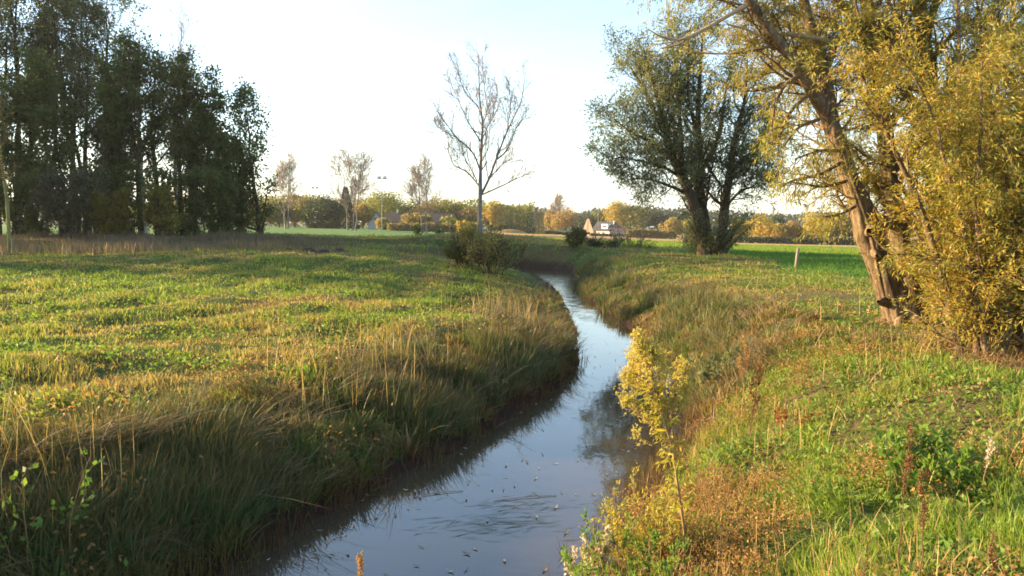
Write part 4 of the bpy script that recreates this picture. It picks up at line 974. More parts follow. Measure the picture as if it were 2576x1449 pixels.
    hedge('bright green clipped hedge left of the white gable', 778, 850, 222, 15, M_OLIVE, 1, leaf=.3)
    hedge('pale brown reedy hedge in front of the long dark roof', 975, 1150, 190, 21, leaf_mat('reed_hedge', [(0, (.20, .15, .07)), (.5, (.24, .18, .08)), (1, (.14, .13, .05))], .3), 2, n=5200, leaf=.28)
    hedge('golden shrubby hedge at the poplar foot, end of the reedy hedge', 1150, 1200, 175, 26, M_FGOLD, 3, n=2000, leaf=.3)
    hedge('low dark hedge under the far trees left of the farmhouse', 1340, 1462, 318, 9, M_FDARK, 4, n=2400, leaf=.4)
    hedge('reddish brown hedge right of the farmhouse', 1578, 1700, 318, 20, M_FBROWN, 5, n=3600, leaf=.45)
    hedge('dark hedge line at the foot of the right far trees', 1850, 2560, 226, 15, M_FDARK, 6, n=9000, leaf=.35)
    hedge('small dark garden hedge along the cream farmhouse wall', 1484, 1540, 322, 6, M_FDARK, 7, n=900, leaf=.35)
    # belt of mixed trees behind the left far row
    rg = np.random.default_rng(19); lv = Leaves(); n = 16000; x = rg.uniform(-150, 8, n); y = 300 + 16 * rg.random(n) - .1 * x
    H = 7 + 6 * fbm(x * .07, x * 0 + 3, 17) + 2 * fbm(x * .4, x * 0, 18)
    lv.add(np.stack([x, y, meadow(x, y) + H * rg.random(n) ** .7], -1), norm(rg.normal(size=(n, 3))), .95, .7, fbm(x * .12, x * 0, 27) * .8 + .3 * (rg.random(n) - .3), rg)
    tag(lv.build('tree_belt', M_FGREEN), 'belt of mixed autumn trees behind the far row on the left', 'trees', kind='stuff')
    # the far wood that closes the horizon
    rg = np.random.default_rng(9); lv = Leaves()
    n = 34000; x = rg.uniform(-520, 620, n); y = 620 + 60 * rg.random(n)
    gzf = meadow(x, y); H = 11 + 9 * fbm(x * .02, x * 0 + 3, 7) + 3 * fbm(x * .12, x * 0, 8)
    p = np.stack([x, y, gzf + H * np.sqrt(rg.random(n))], -1)
    lv.add(p, norm(rg.normal(size=(n, 3))), 2.6, 2.1, None, rg)
    tag(lv.build('distant_wood', leaf_mat('distant_wood_leaf', [(0, (.05, .065, .05)), (1, (.08, .09, .055))], .2)), 'dark far-off wood closing the horizon', 'wood', kind='stuff')
far()

# ================================================================== buildings and masts
M_CREAM = solid_mat('cream_render', [(.72, .60, .44), (.80, .68, .52)], 1.2, .9, .1)
M_PINK = solid_mat('pink_brick', [(.34, .21, .17), (.42, .27, .22)], 6, .9, .3)
M_ROOF = solid_mat('dark_tiles', [(.035, .033, .036), (.065, .06, .062)], 6, .7, .6, .05, (1, 4, 4))
M_BROOF = solid_mat('brown_tiles', [(.045, .034, .03), (.07, .054, .047)], 3, .8, .6, .05, (1, 4, 4))
M_WHITE = solid_mat('white_paint', [(.72, .72, .70), (.82, .82, .80)], 3, .5, .05)
M_GLASS = solid_mat('window_glass', [(.02, .025, .03), (.04, .045, .05)], 1, .08, 0, spec=.6)
M_GREYW = solid_mat('grey_render', [(.36, .36, .36), (.46, .46, .45)], 1.5, .9, .1)
M_STEEL = solid_mat('galvanised_steel', [(.13, .16, .16), (.2, .23, .23)], 8, .5, .1, metal=.4)
M_TIMBER = solid_mat('weathered_timber', [(.15, .11, .08), (.30, .22, .15)], 9, .9, .6, .01, (3, 3, .4))

def place(o, px, D, rz=0.):
    o.location = at(px, D); o.rotation_euler = (0, 0, rz)

def farmhouse():
    r = root_empty('farmhouse', (0, 0, 0), 'farmhouse with cream wall, pink gable, dark roof and white dormer beyond the stubble', 'house')
    def rz(a): return rot_z(math.radians(a))
    def win(x0, x1, z0, z1, y, parent, nm='window', bars=1, M=None):
        f = MB(); t = .09
        f.box(x0, x0 + t, y - .06, y + .02, z0, z1); f.box(x1 - t, x1, y - .06, y + .02, z0, z1); f.box(x0 + t, x1 - t, y - .06, y + .02, z0, z0 + t); f.box(x0 + t, x1 - t, y - .06, y + .02, z1 - t, z1)
        for b in range(bars):
            xb = x0 + (x1 - x0) * (b + 1) / (bars + 1); f.box(xb - .04, xb + .04, y - .057, y + .018, z0 + t, z1 - t)
        o = f.build(nm, M_WHITE, parent, M)
        g = MB(); g.box(x0 + t, x1 - t, y - .03, y + .01, z0 + t, z1 - t); g.build('pane', M_GLASS, o, M)
    # main block, its long front turned to the evening sun
    A = rz(-44)
    w = MB(); w.prism([(-4.4, -.3), (2.6, -.3), (2.6, 2.25), (-4.4, 2.25)], 'y', -.0, 7.0); wall = w.build('wall', M_CREAM, r, A)
    rf = MB(); rf.prism([(-.45, 2.1), (-.3, 2.45), (3.5, 6.0), (7.3, 2.45), (7.45, 2.1), (3.5, 5.7)], 'x', -6.6, 3.2); rf.prism([(-.0, 2.26), (3.5, 5.6), (7.0, 2.26)], 'x', -6.3, 3.0)
    roof = rf.build('roof', M_ROOF, r, A)
    win(-3.4, -2.2, .7, 1.8, 0, r, M=A); win(-1.2, .2, .7, 1.8, 0, r, M=A)
    d = MB(); d.box(-1.6, 1.5, .15, 3.0, 3.0, 4.75); d.prism([(-1.85, 4.76), (1.75, 4.76), (1.6, 4.98), (-1.7, 4.98)], 'y', -.1, 3.2); dm = d.build('dormer', M_WHITE, r, A)
    win(-1.1, 1.0, 3.35, 4.5, .14, dm, 'window', 2, A)
    # left end gable in brick
    g = MB(); g.prism([(-2.4, -.3), (2.4, -.3), (2.4, 1.9), (.35, 7.0), (-.35, 7.0), (-2.4, 1.9)], 'x', -7.3, -6.85)
    L = rz(-2) @ np.eye(3); gb = MB()
    gm = g.build('gable', solid_mat('warm_brick', [(.46, .30, .20), (.58, .40, .28)], 5, .9, .3), r)
    gm.rotation_euler = (0, 0, math.radians(62)); gm.location = (-3.6, 5.2, 0)
    bar = MB(); bar.box(-7.38, -7.3, -.07, .07, 1.9, 6.3); bb = bar.build('downpipe', M_ROOF, gm)
    wi = MB(); wi.box(-7.36, -7.3, -.9, -.2, .6, 1.7); wi.box(-7.36, -7.3, .25, .95, .6, 1.7); wi.build('window', M_GLASS, gm)
    # cross wing with half-hipped pink gable
    B = rz(4); x0, x1 = 1.9, 8.2
    w2 = MB(); w2.prism([(x0, -.3), (x1, -.3), (x1, 1.7), (6.65, 3.6), (3.45, 3.6), (x0, 1.7)], 'y', -3.2, 3.5); w2.build('wing_wall', M_PINK, r, B)
    r2 = MB(); xm = (x0 + x1) / 2
    r2.face([(x0 - .3, -3.45, 1.55), (xm, -1.9, 5.0), (xm, 4, 5.0), (x0 - .3, 4, 1.55)]); r2.face([(x1 + .3, -3.45, 1.55), (x1 + .3, 4, 1.55), (xm, 4, 5.0), (xm, -1.9, 5.0)])
    r2.face([(3.3, -3.45, 3.68), (6.8, -3.45, 3.68), (xm, -1.9, 5.0)]); r2.face([(x0 - .3, -3.45, 1.55), (3.3, -3.45, 3.68), (xm, -1.9, 5.0)]); r2.face([(x1 + .3, -3.45, 1.55), (xm, -1.9, 5.0), (6.8, -3.45, 3.68)])
    r2.build('wing_roof', M_ROOF, r, B)
    for a, b in ((3.3, 4.2), (4.3, 5.25), (5.35, 6.3), (6.4, 7.3)): win(a, b, .05, 1.45, -3.21, r, M=B)
    c = MB(); c.box(3.65, 4.1, -.6, -.15, 3.6, 6.3); ch = c.build('chimney', M_WHITE, r, B); cp = MB(); cp.box(3.6, 4.15, -.65, -.1, 6.3, 6.42); cp.build('chimney_cap', M_GREYW, ch, B)
    place(r, 1520, 334)
farmhouse()

def other_buildings():
    # house with pale gable and long low roof
    r = root_empty('long_house', (0, 0, 0), 'low long house with dark brown roof behind the reedy hedge', 'house')
    w = MB(); w.box(-2, 18.4, 0, 7, -.4, 2.3); w.build('wall', M_PINK, r)
    rf = MB(); rf.prism([(-.6, 2.1), (3.5, 5.0), (7.6, 2.1), (7.4, 1.95), (3.5, 4.75), (-.4, 1.95)], 'x', -2.4, 18.8); rf.prism([(0, 2.32), (3.5, 4.7), (7, 2.32)], 'x', -2.1, 18.5); ro = rf.build('roof', M_BROOF, r)
    c = MB(); c.box(1.0, 1.5, 3.3, 3.8, 4.6, 6.0); c.build('chimney', M_CREAM, ro)
    for x in (1, 5, 9, 13): 
        f = MB(); f.box(x, x + 1.4, -.05, .03, .7, 1.9); o = f.build('window', M_WHITE, r); g = MB(); g.box(x + .1, x + 1.3, -.08, -.04, .8, 1.8); g.build('pane', M_GLASS, o)
    place(r, 985, 244)
    h = root_empty('gabled_house', (0, 0, 0), 'small grey-white house showing its pointed gable, left of the long roof', 'house')
    w = MB(); w.prism([(-2.3, -.4), (2.3, -.4), (2.3, 1.6), (0, 5.0), (-2.3, 1.6)], 'y', 0, 8); w.build('wall', M_GREYW, h)
    rf = MB(); rf.prism([(-2.75, 1.25), (0, 5.35), (2.75, 1.25), (2.6, 1.2), (0, 5.06), (-2.6, 1.2)], 'y', -.25, 8.2); rf.build('roof', M_BROOF, h)
    f = MB(); f.box(-.6, .6, -.05, .03, 2.2, 3.4); o = f.build('window', M_WHITE, h); g = MB(); g.box(-.5, .5, -.08, -.04, 2.3, 3.3); g.build('pane', M_GLASS, o)
    place(h, 946, 236, math.radians(8))
    # open shed and the heap before it
    s = root_empty('open_shed', (0, 0, 0), 'flat dark-roofed open shed beyond the field, right of the poplar', 'shed')
    p = MB()
    for x in (-5.6, -2, 2, 5.6): p.box(x - .12, x + .12, -.12, .12, -.3, 2.7); p.box(x - .12, x + .12, 4.8, 5.0, -.3, 2.7)
    p.build('posts', M_TIMBER, s); q = MB(); q.box(-6.4, 6.4, -.7, 5.6, 2.71, 3.05); q.build('roof', M_ROOF, s); q = MB(); q.box(-5.4, 5.4, 5.05, 5.2, -.3, 2.69); q.build('back_wall', M_DARKB, s)
    place(s, 1288, 306)
    g0 = at(1285, 296); rg = np.random.default_rng(5); m = MB(); nx, ny = 30, 12
    X = np.linspace(-6.4, 6.4, nx); Y = np.linspace(-2.5, 2.5, ny)
    Z = 1.7 * np.clip(1 - (X[None, :] / 6.4) ** 2, 0, 1) ** .8 * np.clip(1 - (Y[:, None] / 2.5) ** 2, 0, 1) + .15 * rg.random((ny, nx)) - .15
    for j in range(ny - 1):
        for i in range(nx - 1): m.face([(X[i], Y[j], Z[j, i]), (X[i + 1], Y[j], Z[j, i + 1]), (X[i + 1], Y[j + 1], Z[j + 1, i + 1]), (X[i], Y[j + 1], Z[j + 1, i])])
    o = m.build('straw_heap', solid_mat('old_straw', [(.14, .11, .045), (.24, .17, .07)], 4, .95, .6, .1)); o.location = g0
    tag(o, 'rounded tan straw heap in front of the open shed', 'heap')
    # far tower
    t = root_empty('tower', (0, 0, 0), 'pale far-off tower with rounded top above the right trees', 'tower')
    a = Wood(); a.add(np.array([[0, 0, -3], [0, 0, 20], [0, 0, 33.]]), np.array([3.6, 3.0, 2.6]), 12); a.build('shaft', solid_mat('tower_brick', [(.42, .38, .38), (.5, .46, .45)], .5, .9, 0), t)
    a = Wood(); a.add(np.array([[0, 0, 33.], [0, 0, 33.4], [0, 0, 36], [0, 0, 37.4], [0, 0, 38.]]), np.array([2.8, 2.9, 2.5, 1.6, .1]), 12); a.build('dome', solid_mat('tower_lead', [(.30, .29, .31), (.36, .35, .37)], .5, .7, 0), t)
    place(t, 1941, 1190); t.location.z = 0
    # floodlight masts
    for px, D, top, lab in ((961, 172, 447, 'tall floodlight mast with two lamps, right of the spruce'), (793, 240, 472, 'floodlight mast whose lamp just tops the far trees')):
        g = at(px, D); H = W(px, top, D)[2] - g[2]
        r = root_empty('floodlight_mast', g, lab, 'floodlight', 'sports field floodlights')
        a = Wood(); a.add(np.array([[0, 0, -.3], [0, 0, H * .5], [0, 0, H]]), np.array([.09, .07, .05]), 10); pole = a.build('pole', M_STEEL, r)
        b = MB(); b.box(-.75, .75, -.05, .05, H - .28, H - .2); b.build('crossbar', M_STEEL, pole)
        for sx in (-1, 1):
            l = MB(); c0 = sx * .62
            l.prism([(-.28, H - .18), (.16, H - .3), (.3, H + .1), (-.2, H + .32)], 'x', c0 - .36, c0 + .36); o = l.build('lamp_head', M_STEEL, r)
            l = MB(); l.box(c0 - .3, c0 + .3, -.33, -.29, H - .1, H + .24); l.build('lens', M_WHITE, o)
    # radio mast by the farmhouse
    g = at(1504, 338); H = W(1504, 513, 338)[2] - g[2]
    a = Wood(); a.add(np.array([[0, 0, -.3], [0, 0, H * .6], [0, 0, H]]), np.array([.14, .11, .05]), 8)
    for k in range(3): a.add(np.array([[-.8 + .2 * k, 0, H * (.8 + .08 * k)], [.8 - .2 * k, 0, H * (.8 + .08 * k)]]), np.array([.05, .05]), 6)
    o = a.build('radio_mast', M_STEEL); o.location = g; tag(o, 'thin radio mast rising beside the farmhouse roof', 'mast')
    # fence posts
    for px, D, hpx, rr, tl, lab in ((2005, 35.5, 50, .07, .08, 'leaning grey fence post alone at the edge of the right field'), (1721, 62, 26, .07, -.02, 'short dark fence post left of the grey willow foot'), (1110, 92, 27, .09, .0, 'tall pale post in the grass left of the poplar'), (1132, 95, 17, .05, .0, 'short thin post next to the tall pale post'), (1338, 120, 12, .06, 0, 'small post at the edge of the stubble strip')):
        g = at(px, D); H = hpx / F * D; a = Wood()
        a.add(np.array([[-tl * .2, 0, -.3], [0, 0, 0], [tl * H * .5, 0, H * .5], [tl * H, 0, H], [tl * H, 0, H + .02]]), np.array([rr, rr, rr * .95, rr * .9, .005]), 9, .06)
        o = a.build('fence_post', M_TIMBER, None, False); o.location = g; tag(o, lab, 'post', 'posts along the field edges')
    # molehills
    for px, D, s, lab in ((775, 47, .55, 'biggest dark molehill in the middle of the meadow'), (815, 45, .5, 'dark molehill right of the biggest one'), (727, 47.5, .38, 'small molehill left of the biggest one'), (852, 44, .42, 'flat molehill, last of the row on the right')):
        g = at(px, D); m = MB(); rg = np.random.default_rng(px); na = 16; rings = [(0, 1), (.35, .85), (.7, .4), (1.05, 0), (1.15, -.25)]
        pts = [[(s * rr * math.cos(t) * (1 + .2 * rg.random()), s * rr * math.sin(t) * (1 + .2 * rg.random()), s * .5 * zz + .03 * rg.random()) for t in np.linspace(0, 2 * PI, na, endpoint=False)] for rr, zz in rings[1:]]
        for i in range(na):
            j = (i + 1) % na; m.face([(0, 0, s * .5), pts[0][i], pts[0][j]])
            for a_, b_ in zip(pts[:-1], pts[1:]): m.face([a_[i], b_[i], b_[j], a_[j]])
        o = m.build('molehill', solid_mat('dug_soil', [(.03, .02, .013), (.06, .042, .028)], 15, 1, .8, .03)); o.location = g; tag(o, lab, 'molehill', 'molehills in the meadow')
M_DARKB = solid_mat('tarred_boards', [(.025, .022, .02), (.05, .045, .04)], 6, .9, .3, .02, (4, 4, .4))
other_buildings()

# ================================================================== plants of the right bank
M_GFLOWER = leaf_mat('seed_puff', [(0, (.40, .26, .09)), (.35, (.50, .42, .09)), (.7, (.42, .42, .07)), (1, (.58, .46, .22))], .45)
M_GLEAF = leaf_mat('yellowed_leaf', [(0, (.40, .28, .04)), (.5, (.34, .30, .05)), (1, (.20, .22, .04))], .45)
M_RUST = leaf_mat('rusty_seed', [(0, (.10, .035, .015)), (1, (.17, .07, .03))], .2)
M_BROWNW = leaf_mat('withered_weed', [(0, (.19, .09, .035)), (.5, (.31, .17, .06)), (1, (.36, .24, .10))], .4)
M_HERB = leaf_mat('herb_leaf', [(0, (.13, .17, .03)), (.5, (.10, .19, .03)), (1, (.22, .28, .06))], .45)
M_STEM = solid_mat('plant_stem', [(.20, .11, .05), (.32, .22, .09)], 12, .7, 0)
M_FLUFF = leaf_mat('seed_fluff', [(0, (.40, .31, .23)), (1, (.56, .48, .40))], .35)

def goldenrod():
    D = 6.1; rg = np.random.default_rng(81)
    P, R = pl([(1724, 1350, 8), (1712, 1270, 7.5), (1702, 1200, 7), (1692, 1130, 6.5), (1672, 1065, 6), (1652, 1000, 5), (1632, 935, 4), (1618, 890, 3), (1607, 858, 2)], D, 30)
    b = P[0, 0].copy(); b[2] = gz(b[0], b[1]); P[0, 0, 2] = b[2] - .05
    r = root_empty('goldenrod_plant', b, 'tall yellow going-to-seed weed with branched plume standing before the stream', 'plant')
    st, fl, lv = Wood(), Leaves(), Leaves(); st.add(P, R, 7)
    side = [[(1690, 1118, 4), (1660, 1085, 3.5), (1620, 1052, 3), (1592, 1030, 2), (1580, 1015, 1.5)], [(1655, 1010, 4), (1625, 990, 3), (1597, 972, 2), (1578, 955, 1.5)], [(1680, 1085, 4), (1690, 1030, 3.5), (1698, 980, 3), (1706, 950, 2), (1716, 930, 1.5)], [(1684, 1100, 3.5), (1705, 1040, 3), (1716, 1005, 2), (1726, 985, 1.4)],
            [(1662, 1040, 3.5), (1668, 980, 3), (1668, 940, 2), (1666, 905, 1.4)], [(1640, 960, 3), (1646, 920, 2), (1644, 885, 1.3)], [(1645, 985, 3), (1612, 950, 2), (1596, 928, 1.4)], [(1632, 935, 3), (1612, 915, 2), (1604, 895, 1.2)], [(1694, 1140, 4), (1650, 1120, 3), (1605, 1098, 2)], [(1668, 1055, 3), (1640, 1020, 2.5), (1618, 985, 1.5)]]
    B = [pl(s, D, 12, rg.normal() * .22) for s in side]
    for q in B: st.add(*q, 5)
    for (Q, S), m, t0 in [((P, R), 90, .52)] + [(q, 34, .2) for q in B[:8]] + [(q, 5, .6) for q in B[8:]]:
        P1, R1 = children(Q, S, m, t0, 1, .6, (.11, .4), 6, .5, .15, .6, .5, rng=rg); st.add(P1, np.maximum(R1, .0012), 3)
        P2, R2 = children(P1, R1, 5, .3, 1, .8, (.055, .2), 4, .4, .2, .6, .6, rng=rg); st.add(P2, np.full(R2.shape, .0009), 3)
        tip = P2[:, -1]; k = 7
        p = np.repeat(tip, k, 0) + rg.normal(size=(len(tip) * k, 3)) * .006
        fl.add(p, norm(rg.normal(size=p.shape) + [0, 0, .4]), .012 + .009 * rg.random(len(p)), .0085, None, rg)
        p, d = leaves_on(P1, 3, .006, 0, .8, .1, rg); fl.add(p, d, .022, .006, rg.random(len(p)) * .5 + .4, rg)
    P1, R1 = children(P, R, 60, .04, .66, 1.1, (.17, .35), 6, -.9, .12, .4, .5, rng=rg)
    p, d = P1[:, 0], norm(P1[:, 2] - P1[:, 0]); lv.add(p, d, .11 + .06 * rg.random(len(p)), .026, rg.random(len(p)), rg)
    p, d = leaves_on(P1, 7, .014, .5, .7, .2, rg); lv.add(p, d, .05, .014, rg.random(len(p)), rg)
    fix([st.build('stem', M_STEM, r), fl.build('seed_head', M_GFLOWER, r), lv.build('leaves', M_GLEAF, r)], r)
goldenrod()

def stalk(name, label, px, py0, py1, D, mat, seed, head=.45, lean=0, group=None, cat='plant', nb=5, rr=.004, per=26, sz=.011):
    rg = np.random.default_rng(seed); b = at(px, D); top = W(px, py1, D)[2]; H = max(.2, top - b[2])
    r = root_empty(name, b, label, cat, group); st, fl = Wood(), Leaves()
    z = np.linspace(0, 1, 14); P = np.stack([lean * H * z + np.cumsum(rg.normal(size=14)) * .006, np.cumsum(rg.normal(size=14)) * .006, H * z], -1)[None]; P[0, 0, 2] = -.05
    R = (rr * (1.1 - .8 * z))[None]; st.add(P, R, 6)
    P1, R1 = children(P, R, nb, 1 - head, .95, .4, (H * head * .5, .6), 7, .7, .06, .6, .4, rng=rg); st.add(P1, R1, 4)
    for Q, S, m in ((P, R, int(per * 2.2)), (P1, R1, per)):
        t0 = 1 - head if Q is P else .25
        p, d = leaves_on(Q, m * 3, .011, -.3, 1.2, t0, rg); fl.add(p, d, sz * (.7 + .7 * rg.random(len(p))), sz * .8, None, rg)
    st.build('stem', M_STEM if mat is not M_RUST else M_RSTEM, r); fl.build('seed_head', mat, r); return r
M_RSTEM = solid_mat('rusty_stem', [(.09, .035, .02), (.15, .07, .035)], 12, .7, 0)

def clump(name, label, px, D, w, h, mat, seed, n, L, Wd, cat='plant', stems=10, group=None, stemmat=None, up=.3, dx=0, kind=None):
    rg = np.random.default_rng(seed); b = at(px, D, dx); r = root_empty(name, b, label, cat, group); st, lv = Wood(), Leaves()
    a = rg.random(stems) * 2 * PI; q = np.sqrt(rg.random(stems)) * w * .35
    B = np.stack([np.cos(a) * q, np.sin(a) * q, 0 * q - .03], -1); z = np.linspace(0, 1, 8)[None, :, None]
    hh = h * (.6 + .5 * rg.random(stems)); out = np.stack([np.cos(a), np.sin(a), 0 * a], -1) * (w * .3)
    P = B[:, None] + np.array([0, 0, 1.]) * hh[:, None, None] * z + out[:, None] * z ** 1.6 + np.cumsum(rg.normal(size=(stems, 8, 3)) * h * .012, 1)
    R = np.linspace(.0045, .002, 8)[None].repeat(stems, 0); st.add(P, R, 5)
    P1, R1 = children(P, R, 6, .2, 1, .9, (h * .3, .4), 5, .5, .15, .6, .5, rng=rg); st.add(P1, R1, 3)
    p, d = leaves_on(np.concatenate([P1]), max(1, int(n / len(P1))), h * .02, -up, .9, .1, rg)
    gz0 = p[:, 2] > .0; p, d = p[gz0], d[gz0]
    lv.add(p, d, L * (.7 + .6 * rg.random(len(p))), Wd, vnoise(p[:, 0] * 9, p[:, 2] * 9, seed) * .6 + .4 * rg.random(len(p)), rg)
    st.build('stems', stemmat or M_STEM, r); lv.build('leaves', mat, r); return r

def right_bank():
    DK = 'rust-brown dock stalks in the right-hand grass'
    stalk('dock_plant', 'tallest rust-brown dock stalk standing in the grass at lower right', 2298, 1400, 1075, 4.7, M_RUST, 1, .42, .01, DK, nb=6)
    stalk('dock_plant', 'second rust-brown dock stalk just right of the tallest one', 2372, 1440, 1190, 4.5, M_RUST, 2, .45, -.06, DK, nb=4)
    stalk('dock_plant', 'short broken dock stalk near the bottom edge, left of the tall pair', 2220, 1449, 1345, 4.35, M_RUST, 3, .8, .02, DK, nb=1)
    stalk('dock_plant', 'rusty dock spike at the lower right corner of the picture', 2552, 1449, 1330, 4.4, M_RUST, 4, .7, -.08, DK, nb=1)
    stalk('dock_plant', 'dark brown dock plume on the bank left of the red-leaved plant', 1884, 1040, 855, 10.4, M_BROWNW, 5, .6, 0, DK, nb=6, per=26, sz=.018, rr=.006)
    stalk('dock_plant', 'small dark dock spike below the large brown plume', 1905, 1090, 930, 9.2, M_RUST, 6, .6, .03, DK, nb=4, per=30, sz=.018, rr=.006)
    stalk('thistle_plant', 'pale fluffy-headed seeded thistle among the green grass at right', 2508, 1190, 1095, 6.2, M_FLUFF, 7, .5, .02, None, nb=3, per=10, sz=.016)
    stalk('reed', 'dry reed tip poking out of the water at the bottom edge', 936, 1449, 1392, 5.2, M_BROWNW, 8, .25, -.05, None, 'reed', nb=3, per=30, sz=.014)
    # seed fluff at the water's edge and the leafy bush beside it
    clump('fluffy_willowherb', 'white fluffy seeding willowherb hanging over the water at the bottom', 1500, 6.0, .28, .5, M_FLUFF, 9, 1500, .032, .018, stems=8)
    clump('leafy_bush', 'yellow-green small-leaved bush at the bottom edge, right of the white fluff', 1590, 5.5, .85, .55, M_HERB, 10, 3800, .034, .017, stems=26)
    clump('leafy_bush', 'yellowed bush at the foot of the tall yellow weed', 1625, 6.3, .5, .7, M_GLEAF, 11, 1900, .036, .015, stems=18)
    clump('nettle_clump', 'bright green nettle clump in the grass right of the tallest dock stalk', 2345, 6.6, .62, .45, M_HERB, 12, 900, .075, .038, stems=14)
    clump('red_leaved_plant', 'small red-leaved bramble spray lying in the grass', 2010, 9.4, .6, .22, leaf_mat('red_leaf', [(0, (.20, .03, .015)), (1, (.30, .08, .03))], .35), 13, 260, .05, .025, stems=8)
    clump('young_alder', 'small green broad-leaved seedling on the right bank', 1800, 13.4, .7, .75, M_WILLOW, 14, 170, .11, .06, stems=5)
    clump('bramble', 'bright back-lit bramble leaves at the lower left picture edge', 22, 5.9, .6, .75, M_HERB, 15, 110, .065, .042, stems=6, dx=.1)
    clump('bramble', 'smaller bramble shoot with few green leaves, right of the edge one', 165, 5.6, .45, .45, M_HERB, 16, 40, .065, .04, stems=4)
    # withered brown weeds
    G = 'withered brown weeds on the right bank'
    k = 0
    rg = np.random.default_rng(17)
    spots = [(1690, 6.4, 'brown withered weed touching the tall yellow weed'), (1760, 6.6, 'brown withered weed right of the tall yellow weed'), (1830, 6.9, 'brown withered weed third along from the tall yellow weed'), (1790, 8.0, 'brown withered weed behind the row next to the yellow weed'), (1880, 7.6, 'bushy brown weed left of the bright grass tussock'), (1730, 5.4, 'low brown weed at the foot of the yellow stalk'), (1800, 5.0, 'low brown weed near the bottom, right of the yellow stalk'), (1650, 5.0, 'brown weed between the leafy bushes at the bottom')]
    for px, D, lab in spots:
        k += 1; clump('withered_weed', lab, px, D, .42, .34 + .2 * rg.random(), M_BROWNW, 30 + k, 800, .018, .011, 'weed', 14, G)
    # uncountable withered herbs and broad leaves mixed into the bank grass
    lv = Leaves(); x, y, r = polar(1500, 4.2, 24, 4, 40); d, left = stream_field(x, y); f = fbm(x * .45 + 9, y * .45, 121)
    kk = (~left) & (d > .3) & (f > .48 + .2 * sstep(.9, 2.0, d)) ; x, y = x[kk], y[kk]
    p = np.repeat(P3(x, y, 0), 90, 0); h = np.repeat(.10 + .2 * RNG.random(len(x)), 90); u = RNG.random(len(p))
    p = p + RNG.normal(size=p.shape) * np.array([.10, .10, .0]) + np.c_[0 * u, 0 * u, h * (.25 + .75 * u)]
    lv.add(p, norm(RNG.normal(size=p.shape) + [0, 0, .4]), .022 + .016 * RNG.random(len(p)), .012, np.repeat(RNG.random(len(x)), 90) * .6 + .4 * RNG.random(len(p)))
    tag(lv.build('withered_undergrowth', M_BROWNW), 'withered brown undergrowth mixed into the grass of the right bank', 'undergrowth', kind='stuff')
    lv = Leaves(); x, y, r = polar(100000, 2.6, 26, -42, 56); d, left = stream_field(x, y); f = fbm(x * 1.1 + 40, y * 1.1, 141)
    kk = np.where(left, (d > .12) & (d < 3.2), d > .3) & (RNG.random(len(x)) < sstep(.48, .78, f)); x, y, r = x[kk], y[kk], r[kk]; p = P3(x, y, .02) + np.c_[0 * x, 0 * x, np.where(left[kk], .34, .12) * RNG.random(len(x))]
    L = (.022 + .03 * RNG.random(len(x))) * (1 + r / 30)
    lv.add(p, norm(RNG.normal(size=p.shape) * [1, 1, .6]), L, L * .5, RNG.random(len(x)) * .75 + .25)
    tag(lv.build('dry_leaf_scraps', M_BROWNW), 'dry tan leaf scraps caught in the grass of both banks', 'leaf litter', kind='stuff')
    lv = Leaves(); x, y, r = polar(34000, 2.6, 40, -44, 56); d, left = stream_field(x, y); f = fbm(x * .7 + 2, y * .7, 131); cr = zones(x, y)[0]
    kk = (d > np.where(left, .35, .5)) & (f > np.where(left, np.where(d < 2.2, .6, .5), .54)) & (cr < .4); x, y, r = x[kk], y[kk], r[kk]
    n = 5; p = np.repeat(P3(x, y, .02), n, 0) + RNG.normal(size=(len(x) * n, 3)) * np.array([.05, .05, .02]) + np.array([0, 0, .07]) * RNG.random((len(x) * n, 1)); a = RNG.random(len(p)) * 2 * PI
    rr = np.repeat(r, n); L = (.03 + .045 * RNG.random(len(p))) * (1 + rr / 60)
    lv.add(p, norm(np.stack([np.cos(a), np.sin(a), .25 + .7 * RNG.random(len(p))], -1)), L, L * .45, RNG.random(len(p)))
    tag(lv.build('broadleaf_herbs', M_HERB), 'scattered dandelion and dock leaves low in the grass', 'herbs', kind='stuff')
right_bank()

# ================================================================== things on the water
def litter():
    rg = np.random.default_rng(95); n = 5200; x = rg.normal(7.8, 1.9, n); y = rg.normal(12.6, 2.2, n); lv = Leaves()
    a = rg.random(n) * 2 * PI; L = .05 + .05 * rg.random(n)
    lv.add(P3(x, y, .03 + .05 * rg.random(n)), norm(np.stack([np.cos(a), np.sin(a), .15 * rg.normal(size=n)], -1)), L, L * .28, rg.random(n), nrm=np.tile([0, 0, 1.], (n, 1)) * 1.5)
    tag(lv.build('leaf_litter', leaf_mat('fallen_willow_leaf', [(0, (.14, .08, .04)), (.5, (.28, .17, .06)), (1, (.36, .27, .09))], .2)), 'fallen yellow and brown leaves under the golden willow', 'leaf litter', kind='stuff')
    n = 3600; x = rg.uniform(5.5, 9.2, n); y = rg.uniform(10.0, 13.2, n); k = fbm(x * 1.4, y * 1.4, 151) > .4; x, y = x[k], y[k]
    blades('dry_brush', P3(x, y), .12 + .45 * rg.random(len(x)) * fbm(x * 2, y * 2, 152), .008, rlean(len(x), .8), M_MAT, rg.random(len(x)) * .6, seg=3, label='brown dry brush and dead stems at the foot of the golden thicket', cat='brush')
litter()

